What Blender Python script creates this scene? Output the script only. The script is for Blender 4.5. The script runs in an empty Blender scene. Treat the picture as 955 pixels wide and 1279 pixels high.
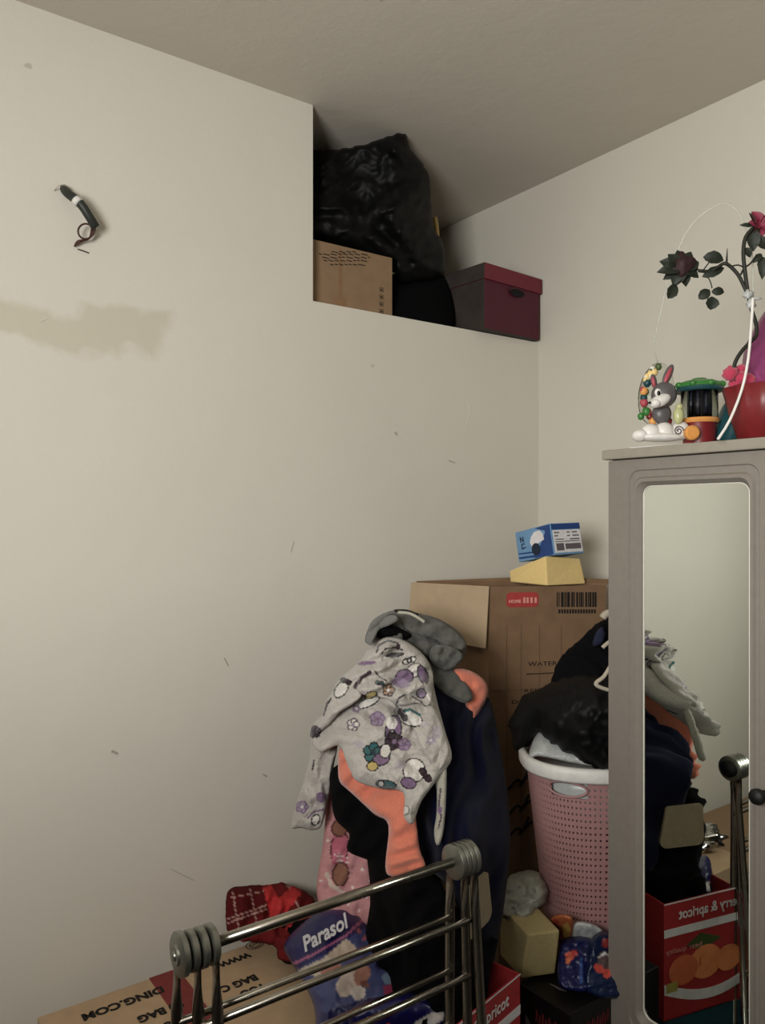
import bpy, bmesh, math, random
import numpy as np
from mathutils import Vector, noise, geometry
C = bpy.context.scene.collection
random.seed(7)
# ------------------------------------------------------------------ camera
F_PX, HOR, CX = 975.0, 645.0, 477.5
TH = math.radians(54.5)
R = Vector((math.sin(TH), -math.cos(TH), 0)); F = Vector((math.cos(TH), math.sin(TH), 0)); UP = Vector((0, 0, 1))
CAM = Vector((-1.783, -1.675, 1.5))
cd = bpy.data.cameras.new('camera'); cam = bpy.data.objects.new('camera', cd); C.objects.link(cam)
cam.location = CAM; cam.rotation_euler = F.to_track_quat('-Z', 'Y').to_euler()
cd.sensor_fit = 'VERTICAL'; cd.sensor_height = 36; cd.lens = 36 * F_PX / 1279; cd.shift_y = (HOR - 639.5) / 1279; cd.clip_start = .05
bpy.context.scene.camera = cam
# ------------------------------------------------------------------ world, light, exposure
w = bpy.data.worlds.new('world'); bpy.context.scene.world = w; w.use_nodes = True
w.node_tree.nodes['Background'].inputs[0].default_value = (.8, .86, .9, 1)
w.node_tree.nodes['Background'].inputs[1].default_value = .6
vs = bpy.context.scene.view_settings
vs.view_transform = 'Standard'; vs.look = 'None'; vs.gamma = 1; vs.use_curve_mapping = False; vs.exposure = 0.0
def area(name, loc, direction, sx, sy, power, col):
    l = bpy.data.lights.new(name, 'AREA'); l.shape = 'RECTANGLE'; l.size = sx; l.size_y = sy; l.energy = power; l.color = col
    o = bpy.data.objects.new(name, l); C.objects.link(o); o.location = loc
    o.rotation_euler = Vector(direction).to_track_quat('-Z', 'Y').to_euler(); return o
RX0, RY0, CEIL = -2.75, -3.6, 2.519      # room extents: X RX0..0, Y RY0..0
area('window_daylight', (RX0 + .02, -1.78, 1.64), (1, 0, 0), .9, .80, 73, (1, .985, .95))

# ------------------------------------------------------------------ helpers
def P(px, py, t):
    return CAM + F * t + R * ((px - CX) / F_PX * t) - UP * ((py - HOR) / F_PX * t)
def lin(c):
    return tuple(((v / 255 / 12.92) if v / 255 <= .04045 else ((v / 255 + .055) / 1.055) ** 2.4) for v in c)
def mat(name, rgb, rough=.7, metal=0, bump=.15, scale=60, var=.08, trans=0, spec=.5, attr=None, alpha=1, ior=1.45, sheen=0, coat=0, g_=1.28):
    m = bpy.data.materials.new(name); m.use_nodes = True; nt = m.node_tree; b = nt.nodes['Principled BSDF']
    L = nt.links.new; tc = nt.nodes.new('ShaderNodeTexCoord')
    n = nt.nodes.new('ShaderNodeTexNoise'); n.inputs['Scale'].default_value = scale; n.inputs['Detail'].default_value = 5
    L(tc.outputs['Object'], n.inputs['Vector'])
    b.inputs['Roughness'].default_value = rough; b.inputs['Metallic'].default_value = metal
    b.inputs['Specular IOR Level'].default_value = spec; b.inputs['IOR'].default_value = ior
    b.inputs['Transmission Weight'].default_value = trans; b.inputs['Alpha'].default_value = alpha
    b.inputs['Sheen Weight'].default_value = sheen; b.inputs['Coat Weight'].default_value = coat
    c = tuple(v ** g_ for v in lin(rgb))
    if g_ != 1: lu = .3 * c[0] + .6 * c[1] + .1 * c[2]; c = tuple(v * .8 + lu * .2 for v in c)
    mr = nt.nodes.new('ShaderNodeMapRange'); mr.inputs[1].default_value = .3; mr.inputs[2].default_value = .7
    mr.inputs[3].default_value = 1 - var; mr.inputs[4].default_value = 1 + var; L(n.outputs['Fac'], mr.inputs[0])
    mx = nt.nodes.new('ShaderNodeVectorMath'); mx.operation = 'SCALE'; L(mr.outputs[0], mx.inputs['Scale'])
    if attr:
        a = nt.nodes.new('ShaderNodeAttribute'); a.attribute_name = attr; L(a.outputs['Color'], mx.inputs[0])
    else: mx.inputs[0].default_value = c
    L(mx.outputs[0], b.inputs['Base Color'])
    if bump:
        bp = nt.nodes.new('ShaderNodeBump'); bp.inputs['Strength'].default_value = bump; bp.inputs['Distance'].default_value = .004
        L(n.outputs['Fac'], bp.inputs['Height']); L(bp.outputs[0], b.inputs['Normal'])
    return m
def obj(name, verts, faces, m, parent=None, smooth=False, midx=None, base=None):
    """one mesh object; verts are world coordinates"""
    off = Vector((0, 0, 0)); p = parent
    while p is not None: off = off + p.location; p = p.parent
    loc = Vector((0, 0, 0))
    if parent is None:
        vv = np.array([tuple(v) for v in verts]); loc = Vector(((vv[:, 0].min() + vv[:, 0].max()) / 2, (vv[:, 1].min() + vv[:, 1].max()) / 2, vv[:, 2].min()))
        if base is not None: loc = Vector(base)
    me = bpy.data.meshes.new(name)
    me.from_pydata([tuple(Vector(v) - off - loc) for v in verts], [], faces)
    for x in (m if isinstance(m, (list, tuple)) else [m]): me.materials.append(x)
    if midx is not None: me.polygons.foreach_set('material_index', midx)
    if smooth: me.polygons.foreach_set('use_smooth', [True] * len(me.polygons))
    me.update(); o = bpy.data.objects.new(name, me); C.objects.link(o); o.location = loc
    if parent is not None: o.parent = parent
    return o
def tag(o, label=None, cat=None, group=None, kind=None):
    if label: o['label'] = label
    if cat: o['category'] = cat
    if group: o['group'] = group
    if kind: o['kind'] = kind
    return o
def thing(name, loc, label, cat, group=None):
    o = bpy.data.objects.new(name, None); C.objects.link(o); o.location = loc; o.empty_display_size = .03
    return tag(o, label, cat, group)
def from_bm(bm):
    bm.verts.ensure_lookup_table(); v = [x.co.copy() for x in bm.verts]; f = [[x.index for x in p.verts] for p in bm.faces]
    bm.free(); return v, f
class G:
    """collects geometry of one part"""
    def __init__(s): s.v = []; s.f = []; s.m = []
    def add(s, v, f, mi=0):
        n = len(s.v); s.v += [Vector(x) for x in v]; s.f += [[i + n for i in q] for q in f]; s.m += [mi] * len(f); return s
    def hexa(s, c8, mi=0, bevel=0):
        """8 corners: bottom 4 (ccw seen from above), top 4"""
        f = [[3, 2, 1, 0], [4, 5, 6, 7], [0, 1, 5, 4], [1, 2, 6, 5], [2, 3, 7, 6], [3, 0, 4, 7]]
        if bevel:
            bm = bmesh.new(); vs_ = [bm.verts.new(c) for c in c8]
            for q in f: bm.faces.new([vs_[i] for i in q])
            bmesh.ops.recalc_face_normals(bm, faces=bm.faces)
            bmesh.ops.bevel(bm, geom=list(bm.edges), offset=bevel, segments=2, affect='EDGES', profile=.6)
            bm.verts.index_update(); v, ff = from_bm(bm); return s.add(v, ff, mi)
        return s.add(c8, f, mi)
    def box(s, x0, x1, y0, y1, z0, z1, mi=0, bevel=0):
        return s.hexa([Vector(q) for q in ((x0, y0, z0), (x1, y0, z0), (x1, y1, z0), (x0, y1, z0), (x0, y0, z1), (x1, y0, z1), (x1, y1, z1), (x0, y1, z1))], mi, bevel)
    def obox(s, o, a, b, h, mi=0, bevel=0):
        """oriented box: corner o, edge vectors a, b, h"""
        o, a, b, h = Vector(o), Vector(a), Vector(b), Vector(h)
        return s.hexa([o, o + a, o + a + b, o + b, o + h, o + a + h, o + a + b + h, o + b + h], mi, bevel)
    def tube(s, pts, r, mi=0, n=10, smooth=3, closed=False):
        pts = [Vector(p) for p in pts]
        if smooth and len(pts) > 2: pts = catmull(pts, smooth, closed)
        N = len(pts); rr = r if isinstance(r, (list, tuple)) else None
        ref = Vector((.3, .2, 1)); rings = []; prev = None
        for i in range(N):
            d = (pts[(i + 1) % N] - pts[i - 1]) if (closed or 0 < i < N - 1) else (pts[1] - pts[0] if i == 0 else pts[-1] - pts[-2])
            d.normalize()
            if prev is None:
                a = d.cross(ref if abs(d.dot(ref.normalized())) < .95 else Vector((1, 0, 0))).normalized()
            else:
                a = (prev - d * prev.dot(d)).normalized()
            prev = a; b = d.cross(a)
            q = r if rr is None else rr[0] + (rr[1] - rr[0]) * i / (N - 1)
            rings.append([pts[i] + a * q * math.cos(2 * math.pi * k / n) + b * q * math.sin(2 * math.pi * k / n) for k in range(n)])
        v = [x for g in rings for x in g]; f = []
        for i in range(N if closed else N - 1):
            for k in range(n):
                j = (i + 1) % N; f.append([i * n + k, i * n + (k + 1) % n, j * n + (k + 1) % n, j * n + k])
        if not closed: f += [list(range(n))[::-1], [(N - 1) * n + k for k in range(n)]]
        return s.add(v, f, mi)
    def lathe(s, prof, o, axis=(0, 0, 1), mi=0, n=32, sx=1, sy=1, xdir=None):
        """prof: (radius, height) list along axis from o"""
        ax = Vector(axis).normalized(); a = Vector(xdir) if xdir is not None else (ax.cross(Vector((.1, .9, .2))) if abs(ax.z) < .9 else R.copy())
        a = (a - ax * a.dot(ax)).normalized(); b = ax.cross(a); v = []; f = []
        for (r, h) in prof:
            for k in range(n):
                t = 2 * math.pi * k / n; v.append(Vector(o) + ax * h + a * r * sx * math.cos(t) + b * r * sy * math.sin(t))
        for i in range(len(prof) - 1):
            for k in range(n): f.append([i * n + k, i * n + (k + 1) % n, (i + 1) * n + (k + 1) % n, (i + 1) * n + k])
        if prof[0][0] > 1e-5: f.append(list(range(n))[::-1])
        if prof[-1][0] > 1e-5: f.append([(len(prof) - 1) * n + k for k in range(n)])
        return s.add(v, f, mi)
    def ell(s, c, rx, ry, rz, ax=None, mi=0, n=24, wob=0, seed=0):
        """ellipsoid, axes ax = (a,b,c) vectors; default R,F,UP"""
        A = ax or (R, F, UP); v = []; f = []; h = n // 2
        for i in range(h + 1):
            p = math.pi * i / h
            for k in range(n):
                t = 2 * math.pi * k / n; d = Vector((math.sin(p) * math.cos(t), math.sin(p) * math.sin(t), -math.cos(p)))
                q = 1 + (wob * noise.noise(d * 2.3 + Vector((seed, 0, 0))) if wob else 0)
                v.append(Vector(c) + A[0] * rx * d.x * q + A[1] * ry * d.y * q + A[2] * rz * d.z * q)
        for i in range(h):
            for k in range(n): f.append([i * n + k, i * n + (k + 1) % n, (i + 1) * n + (k + 1) % n, (i + 1) * n + k])
        return s.add(v, f, mi)
    def slab(s, pts, nrm, th, mi=0):
        """planar polygon pts extruded by nrm*th"""
        n = len(pts); nv = Vector(nrm) * th; v = [Vector(p) for p in pts]; v += [p + nv for p in v]
        f = [list(range(n))[::-1], [n + k for k in range(n)]] + [[k, (k + 1) % n, n + (k + 1) % n, n + k] for k in range(n)]
        return s.add(v, f, mi)
    def build(s, name, m, parent=None, smooth=False, base=None, autos=False):
        o = obj(name, s.v, s.f, m, parent, smooth or autos, s.m, base)
        if autos:
            me = o.data; bm = bmesh.new(); bm.from_mesh(me)
            bmesh.ops.recalc_face_normals(bm, faces=bm.faces)
            for e in bm.edges:
                if len(e.link_faces) != 2 or e.calc_face_angle(0) > .6: e.smooth = False
            bm.to_mesh(me); bm.free()
        return o
def catmull(pts, k=4, closed=False):
    out = []; N = len(pts)
    rng = range(N if closed else N - 1)
    for i in rng:
        p0 = pts[i - 1] if (closed or i > 0) else pts[0]; p1 = pts[i]; p2 = pts[(i + 1) % N]; p3 = pts[(i + 2) % N] if (closed or i + 2 < N) else pts[-1]
        for j in range(k):
            t = j / k
            out.append(.5 * ((2 * p1) + (p2 - p0) * t + (2 * p0 - 5 * p1 + 4 * p2 - p3) * t * t + (3 * p1 - p0 - 3 * p2 + p3) * t ** 3))
    if not closed: out.append(pts[-1])
    return out
def text(name, s, size, o, xd, yd, m, parent, th=.0006, bold=0, width=None, shear=0):
    """lettering lying in the plane (xd,yd), lower-left corner at o"""
    cu = bpy.data.curves.new('t', 'FONT'); cu.body = s; cu.size = size; cu.extrude = th / 2; cu.offset = bold; cu.shear = shear; cu.resolution_u = 3
    to = bpy.data.objects.new('t', cu); C.objects.link(to); bpy.context.view_layer.update()
    me = bpy.data.meshes.new_from_object(to); C.objects.unlink(to); bpy.data.objects.remove(to)
    xd = Vector(xd).normalized(); yd = Vector(yd).normalized(); zd = xd.cross(yd)
    xs = [v.co.x for v in me.vertices]; wsc = width / (max(xs) - min(xs)) if width else 1
    v = [Vector(o) + xd * p.co.x * wsc + yd * p.co.y + zd * p.co.z for p in me.vertices]
    f = [list(p.vertices) for p in me.polygons]
    return obj(name, v, f, m, parent)

# ---- cloth / crumpled things: outline in the view, with its own distance, thickness and folds
def rbf(ctrl):
    c = np.array(ctrl, float); n = len(c); X = c[:, :2] / 100.
    def phi(d): return np.where(d > 1e-9, d * d * np.log(d + 1e-12), 0)
    D = np.sqrt(((X[:, None] - X[None]) ** 2).sum(-1)); A = np.zeros((n + 3, n + 3)); A[:n, :n] = phi(D) + np.eye(n) * .02
    A[:n, n] = 1; A[:n, n + 1:] = X; A[n, :n] = 1; A[n + 1:, :n] = X.T
    s = np.linalg.lstsq(A, np.r_[c[:, 2], 0, 0, 0], rcond=None)[0]
    def f(p):
        q = p / 100.; d = np.sqrt(((q[:, None] - X[None]) ** 2).sum(-1))
        return phi(d) @ s[:n] + s[n] + q @ s[n + 1:]
    return f
def seg_dist(p, poly):
    a = poly; b = np.roll(poly, -1, 0); best = np.full(len(p), 1e9)
    for i in range(len(a)):
        ab = b[i] - a[i]; L = (ab ** 2).sum() + 1e-9; t = np.clip(((p - a[i]) @ ab) / L, 0, 1)
        best = np.minimum(best, np.sqrt(((p - a[i] - t[:, None] * ab) ** 2).sum(1)))
    return best
def inside(p, poly):
    r = np.zeros(len(p), bool); x, y = p[:, 0], p[:, 1]; j = len(poly) - 1
    for i in range(len(poly)):
        xi, yi = poly[i]; xj, yj = poly[j]
        c = ((yi > y) != (yj > y)) & (x < (xj - xi) * (y - yi) / (yj - yi + 1e-12) + xi); r ^= c; j = i
    return r
def cloth(name, outline, ctrl, m, parent=None, step=4, bulge=.03, w=14, thick=.05, folds=(), nz=(.012, 26), crease=(0, 30), seed=0, color=None, sharp=False, base=None, edge=0, side_noise=0):
    pl = [Vector((a, b, 0)) for a, b in outline]
    if not sharp: pl = catmull(pl, 4, True)
    # resample the outline
    bp = []
    for i in range(len(pl)):
        a, b = pl[i], pl[(i + 1) % len(pl)]; k = max(1, int((b - a).length / step))
        bp += [a + (b - a) * j / k for j in range(k)]
    if edge: bp = [p + Vector((noise.noise(Vector((p.x * .12, p.y * .12, seed))), noise.noise(Vector((p.x * .12, p.y * .12, seed + 9))), 0)) * edge for p in bp]
    poly = np.array([(p.x, p.y) for p in bp])
    x0, y0 = poly.min(0); x1, y1 = poly.max(0); g = []
    ny = int((y1 - y0) / (step * .87)) + 1
    for j in range(ny):
        yy = y0 + j * step * .87
        for xx in np.arange(x0 + (step / 2 if j % 2 else 0), x1, step): g.append((xx, yy))
    g = np.array(g) if g else np.zeros((0, 2)); g = g[inside(g, poly)]; g = g[seg_dist(g, poly) > step * .55]
    pts = np.vstack([poly, g]); nb = len(poly)
    res = geometry.delaunay_2d_cdt([Vector((float(a), float(b))) for a, b in pts], [(i, (i + 1) % nb) for i in range(nb)], [], 1, 1e-4)
    V = np.array([(v.x, v.y) for v in res[0]]); tris = [list(t) for t in res[2]]
    cen = np.array([V[t].mean(0) for t in tris]); ok = inside(cen, poly); tris = [t for t, q in zip(tris, ok) if q]
    d = seg_dist(V, poly); d[d < .05] = 0
    prof = np.sqrt(1 - (1 - np.clip(d / w, 0, 1)) ** 2); t0 = rbf(ctrl)(V) if len(ctrl) > 1 else np.full(len(V), float(ctrl[0][2]))
    disp = np.zeros(len(V))
    for (ang, lam, amp) in folds:
        ca, sa = math.cos(math.radians(ang)), math.sin(math.radians(ang))
        wv = np.array([noise.noise(Vector((x * .012, y * .012, seed + lam))) for x, y in V]) * 1.3
        am = np.array([.45 + .9 * abs(noise.noise(Vector((x * .018, y * .018, seed + 40 + lam)))) for x, y in V])
        s_ = np.sin(2 * math.pi * ((V[:, 0] * ca + V[:, 1] * sa) / lam + wv)); disp += amp * am * (np.abs(s_) ** .8 * np.sign(s_))
    if nz[0]: disp += nz[0] * np.array([noise.fractal(Vector((x / nz[1], y / nz[1], seed)), 1, 2, 4) for x, y in V])
    if crease[0]:   # sharp ridges as in crumpled plastic
        disp -= crease[0] * np.array([(1 - abs(noise.noise(Vector((x / crease[1], y / crease[1] * .8, seed + 3))))) ** 3 + .5 * (1 - abs(noise.noise(Vector((x / crease[1] * 2.3 + y * .02, y / crease[1] * 2, seed + 7))))) ** 3 for x, y in V])
    tf = t0 - bulge * prof + disp * prof; tb = t0 + thick * prof
    tf = np.minimum(tf, tb - .002 * (d > 0))
    n = len(V); fv = [P(V[i, 0], V[i, 1], tf[i]) for i in range(n)]
    inner = [i for i in range(n) if d[i] > 0]; bi = {i: n + k for k, i in enumerate(inner)}
    # the back keeps the physical size of the front (no scaling about the eye)
    bv = [P(V[i, 0], V[i, 1], t0[i]) + F * (tb[i] - t0[i]) for i in inner]
    faces = []
    for t in tris:
        a, b, c = V[t]; cw = (b[0] - a[0]) * (c[1] - a[1]) - (b[1] - a[1]) * (c[0] - a[0])
        t = t if cw < 0 else t[::-1]; faces.append(t); bt = [bi.get(i, i) for i in t][::-1]
        if set(bt) != set(t): faces.append(bt)
    o = obj(name, fv + bv, faces, m, parent, True, base=base)
    if color is not None:
        ca = o.data.color_attributes.new('Col', 'FLOAT_COLOR', 'POINT'); VV = np.vstack([V, V[inner]]) if inner else V
        col = color(VV); ca.data.foreach_set('color', np.c_[col, np.ones(len(col))].astype(np.float32).ravel())
    return o
def paint(base, motifs):
    """pattern of a printed fabric as point colours: ellipses and strokes"""
    def f(V):
        col = np.tile(np.array(lin(base)), (len(V), 1))
        for mo in motifs:
            if mo[0] == 'e':
                _, cx, cy, rx, ry, ang, c, oc = mo; a = math.radians(ang)
                dx, dy = V[:, 0] - cx, V[:, 1] - cy; u = (dx * math.cos(a) + dy * math.sin(a)); v = (-dx * math.sin(a) + dy * math.cos(a))
                if oc: k = (u / (rx + 1.7)) ** 2 + (v / (ry + 1.7)) ** 2 < 1; col[k] = lin(oc)
                if c: k = (u / rx) ** 2 + (v / ry) ** 2 < 1; col[k] = lin(c)
            elif mo[0] == 'l':
                _, pts, wd, c = mo; q = np.array(pts, float)
                for i in range(len(q) - 1):
                    ab = q[i + 1] - q[i]; t = np.clip(((V - q[i]) @ ab) / ((ab ** 2).sum() + 1e-9), 0, 1)
                    k = np.sqrt(((V - q[i] - t[:, None] * ab) ** 2).sum(1)) < wd / 2; col[k] = lin(c)
            elif mo[0] == 'p':
                k = inside(V, np.array(mo[1], float)); col[k] = lin(mo[2])
        col = col ** 1.25; return col * .8 + (col @ np.array([.3, .6, .1]))[:, None] * .2
    return f

# ------------------------------------------------------------------ materials
def wall_mat(name, rgb, patch=False):
    m = mat(name, rgb, .85, bump=.0, var=.015, scale=3, spec=.25, g_=1); nt = m.node_tree; L = nt.links.new; b = nt.nodes['Principled BSDF']
    tc = nt.nodes['Texture Coordinate']
    n1 = nt.nodes.new('ShaderNodeTexNoise'); n1.inputs['Scale'].default_value = 7; n1.inputs['Detail'].default_value = 8; n1.inputs['Roughness'].default_value = .65
    L(tc.outputs['Object'], n1.inputs['Vector'])
    bp = nt.nodes.new('ShaderNodeBump'); bp.inputs['Strength'].default_value = .25; bp.inputs['Distance'].default_value = .01
    L(n1.outputs['Fac'], bp.inputs['Height']); L(bp.outputs[0], b.inputs['Normal'])
    src = b.inputs['Base Color'].links[0].from_socket
    # small scuffs and pin marks
    vo = nt.nodes.new('ShaderNodeTexVoronoi'); vo.inputs['Scale'].default_value = 5.5; vo.inputs['Randomness'].default_value = 1; L(tc.outputs['Object'], vo.inputs['Vector'])
    n2 = nt.nodes.new('ShaderNodeTexNoise'); n2.inputs['Scale'].default_value = 60; L(tc.outputs['Object'], n2.inputs['Vector'])
    ad = nt.nodes.new('ShaderNodeMath'); ad.operation = 'MULTIPLY_ADD'; L(n2.outputs['Fac'], ad.inputs[0]); ad.inputs[1].default_value = .09; L(vo.outputs['Distance'], ad.inputs[2])
    mr = nt.nodes.new('ShaderNodeMapRange'); L(ad.outputs[0], mr.inputs[0]); mr.inputs[1].default_value = .065; mr.inputs[2].default_value = .085; mr.inputs[3].default_value = .35; mr.inputs[4].default_value = 0
    mx = nt.nodes.new('ShaderNodeMix'); mx.data_type = 'RGBA'; L(mr.outputs[0], mx.inputs[0]); L(src, mx.inputs[6]); mx.inputs[7].default_value = (*lin((120, 112, 100)), 1)
    out = mx.outputs[2]
    if patch:
        sp = nt.nodes.new('ShaderNodeSeparateXYZ'); gp = nt.nodes.new('ShaderNodeNewGeometry'); L(gp.outputs['Position'], sp.inputs[0])
        n3 = nt.nodes.new('ShaderNodeTexNoise'); n3.inputs['Scale'].default_value = 7; n3.inputs['Detail'].default_value = 6; L(gp.outputs['Position'], n3.inputs['Vector'])
        def mth(op, a, b_):
            q = nt.nodes.new('ShaderNodeMath'); q.operation = op
            for i, s_ in enumerate((a, b_)):
                if isinstance(s_, (int, float)): q.inputs[i].default_value = s_
                else: L(s_, q.inputs[i])
            return q.outputs[0]
        nn = mth('MULTIPLY', mth('SUBTRACT', n3.outputs['Fac'], .5), .17)
        cz = mth('ADD', mth('MULTIPLY', mth('ADD', sp.outputs['X'], 1.5), .03), 1.883)
        dz = mth('ABSOLUTE', mth('ADD', mth('SUBTRACT', sp.outputs['Z'], cz), nn), 0)
        sz = nt.nodes.new('ShaderNodeMapRange'); L(dz, sz.inputs[0]); sz.inputs[1].default_value = .030; sz.inputs[2].default_value = .048; sz.inputs[3].default_value = 1; sz.inputs[4].default_value = 0
        sx = nt.nodes.new('ShaderNodeMapRange'); L(mth('ADD', sp.outputs['X'], nn), sx.inputs[0]); sx.inputs[1].default_value = -1.2; sx.inputs[2].default_value = -1.17; sx.inputs[3].default_value = 1; sx.inputs[4].default_value = 0
        fac = mth('MULTIPLY', mth('MULTIPLY', sz.outputs[0], sx.outputs[0]), .62)
        m2 = nt.nodes.new('ShaderNodeMix'); m2.data_type = 'RGBA'; L(fac, m2.inputs[0]); L(out, m2.inputs[6]); m2.inputs[7].default_value = (*lin((190, 183, 162)), 1); out = m2.outputs[2]
    L(out, b.inputs['Base Color'])
    return m
M = {}
M['wall'] = wall_mat('painted_plaster', (212, 207, 195))
M['wallp'] = wall_mat('painted_plaster_patched', (212, 207, 195), True)
M['walldark'] = wall_mat('unseen_wall_dark', (100, 93, 84))  # dark tone given to the unseen walls to cut bounced light
M['wallr'] = wall_mat('painted_plaster_side', (204, 199, 186))
M['ceil'] = wall_mat('ceiling_paint', (196, 189, 177))
M['floor'] = mat('floor_tiles', (54, 44, 37), .5, scale=4, var=.12)
M['white'] = mat('white_plastic', (225, 222, 215), .45, bump=.05)
M['card'] = mat('cardboard', (160, 132, 98), .85, bump=.12, scale=35, var=.07)
M['card_pale'] = mat('cardboard_inside', (184, 162, 130), .85, bump=.1, scale=35, var=.05)
M['card_dark'] = mat('cardboard_dark', (146, 116, 82), .85, bump=.12, scale=25, var=.12)  # deeper brown board with more tone variation
M['ink'] = mat('black_ink', (34, 26, 20), .8, bump=0)
M['inkred'] = mat('red_ink', (120, 24, 24), .7, bump=0)
M['redtape'] = mat('red_tape', (150, 40, 42), .5, bump=.05)
M['bagblack'] = mat('black_polythene', (20, 21, 22), .55, bump=.25, scale=22, var=.1, spec=.22)
M['blackcloth'] = mat('black_fabric', (15, 15, 19), .95, bump=.3, scale=180, spec=.15)
M['navy'] = mat('navy_fabric', (24, 29, 60), .95, bump=.3, scale=200, spec=.15, sheen=.05)
M['grey'] = mat('grey_jersey', (110, 110, 104), .95, bump=.35, scale=220, spec=.15, sheen=.15)
M['orange'] = mat('orange_fleece', (226, 134, 100), .95, bump=.5, scale=260, spec=.15, sheen=.3)
M['fleece'] = mat('printed_fleece', (200, 195, 190), .95, bump=.5, scale=260, spec=.12, attr='Col', sheen=.2)
M['printed'] = mat('printed_film', (200, 195, 190), .35, bump=.1, scale=60, spec=.5, attr='Col', var=.03)
M['printcloth'] = mat('printed_cotton', (200, 195, 190), .95, bump=.4, scale=200, spec=.12, attr='Col')
M['steel'] = mat('brushed_steel', (172, 166, 154), .27, 1, bump=.03, scale=90, var=.1)
M['darkrub'] = mat('black_washer', (25, 25, 25), .6)
M['wood_grey'] = mat('grey_laminate', (146, 138, 128), .55, bump=.08, scale=80, var=.04)
M['mirror'] = mat('mirror_glass', (238, 244, 238), .015, 1, bump=0, var=0, g_=1)
M['pinkplastic'] = mat('pink_plastic', (184, 140, 138), .45, bump=.1, scale=60, var=.03)
M['magenta'] = mat('magenta_fibreboard', (104, 12, 56), .6, bump=.1)
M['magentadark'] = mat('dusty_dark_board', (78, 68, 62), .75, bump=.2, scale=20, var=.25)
M['maglid'] = mat('magenta_lid', (136, 12, 60), .5, bump=.05)
M['hole'] = mat('hole_shade', (8, 6, 7), .9)
M['card_tan'] = mat('cardboard_tan', (196, 168, 130), .85, bump=.12, scale=35, var=.06)
M['zinc'] = mat('zinc_plate', (160, 160, 150), .34, .9, bump=.05, scale=120, var=.08)
M['foam'] = mat('yellow_foam', (236, 208, 130), .9, bump=.25, scale=160, var=.04)
M['blue'] = mat('light_blue_card', (120, 168, 205), .5, bump=.02)
M['dkblue'] = mat('deep_blue_card', (40, 88, 150), .5, bump=.02)
M['paper'] = mat('white_paper', (225, 222, 222), .6, bump=.02)
M['greyprint'] = mat('grey_print', (120, 110, 115), .7, bump=0)
M['clearbag'] = mat('milky_plastic_bag', (205, 208, 205), .3, bump=.1, alpha=.75)
M['green'] = mat('green_plastic', (60, 140, 50), .35, bump=.03)
M['leaf'] = mat('leaf_green', (48, 58, 40), .6, bump=.3, scale=90, var=.2)
M['stem'] = mat('dark_green_stem', (50, 52, 38), .6, bump=.2)
M['rose'] = mat('magenta_petal', (150, 30, 75), .6, bump=.1)
M['teal'] = mat('teal_plastic', (28, 92, 98), .4, bump=.03)
M['yellow'] = mat('yellow_plastic', (225, 160, 30), .35, bump=.03)
M['red'] = mat('red_plastic', (140, 20, 30), .4, bump=.05)
M['rabbit'] = mat('grey_toy_plastic', (112, 108, 108), .4, bump=.05)
M['pinkear'] = mat('pink_toy_plastic', (190, 80, 95), .4, bump=.03)
M['black'] = mat('black_plastic', (16, 16, 16), .35, bump=.03)
M['clear'] = mat('clear_plastic', (240, 245, 240), .08, bump=.0, trans=1, var=.0, ior=1.12)
M['milky'] = mat('translucent_tubing', (205, 208, 198), .25, bump=.0, alpha=.35)
M['purplefilm'] = mat('magenta_film', (160, 62, 128), .3, bump=.15, scale=30, alpha=.85)
M['hotpink'] = mat('hot_pink_plush', (196, 34, 92), .9, bump=.6, scale=150, sheen=.3)
M['strap'] = mat('beige_strap', (190, 180, 160), .8, bump=.3, scale=150)
M['beige'] = mat('beige_board', (168, 152, 124), .8, bump=.1)
M['copper'] = mat('brown_wire_sheath', (92, 52, 34), .5)
M['silver'] = mat('silver_foil', (200, 200, 198), .18, 1, bump=.6, scale=30)
M['fruitred'] = mat('red_carton_print', (190, 34, 44), .45, bump=.03)
M['apricot'] = mat('apricot_print', (240, 150, 66), .5, bump=.03)
M['apricotdk'] = mat('apricot_shade_print', (226, 120, 54), .5, bump=.03)
M['greenprint'] = mat('green_print', (90, 110, 50), .5, bump=.03)
M['blackcard'] = mat('black_card', (24, 22, 22), .45, bump=.06)
M['skin'] = mat('skin_tone_print', (205, 150, 125), .5, bump=.03)

# ------------------------------------------------------------------ the room
SH = 2.034; OX = -.80; AD = .50
def struct(name, g, m, **k): return tag(g.build(name, m, **k), kind='structure')
struct('floor', G().box(RX0, 0, RY0, 0, -.1, 0), M['floor'])
struct('ceiling', G().box(RX0 - .1, .1, RY0 - .1, AD + .1, CEIL, CEIL + .1), M['ceil'])
g = G()   # left wall with the opening above the shelf; slightly rounded edges
g.box(RX0 - .1, OX, 0, AD + .1, 0, CEIL); g.box(OX, 0, 0, AD + .1, 0, SH); g.box(OX, 0, AD, AD + .1, SH, CEIL)
struct('wall_left', g, M['wallp'])
struct('wall_right', G().box(0, .1, RY0 - .1, AD + .1, 0, CEIL), M['wallr'])
struct('wall_back', G().box(RX0 - .1, .1, RY0 - .1, RY0, 0, CEIL), M['walldark'])
g = G(); WY_0, WY_1, WZ0, WZ1 = -2.28, -1.28, 1.2, 2.1
g.box(RX0 - .1, RX0, RY0, WY_0, 0, CEIL); g.box(RX0 - .1, RX0, WY_1, 0, 0, CEIL); g.box(RX0 - .1, RX0, WY_0, WY_1, 0, WZ0); g.box(RX0 - .1, RX0, WY_0, WY_1, WZ1, CEIL)
struct('wall_far', g, M['walldark'])
g = G(); g.box(RX0 - .08, RX0 + .01, WY_0, WY_1, WZ0, WZ0 + .04); g.box(RX0 - .08, RX0 + .01, WY_0, WY_1, WZ1 - .04, WZ1)
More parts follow.
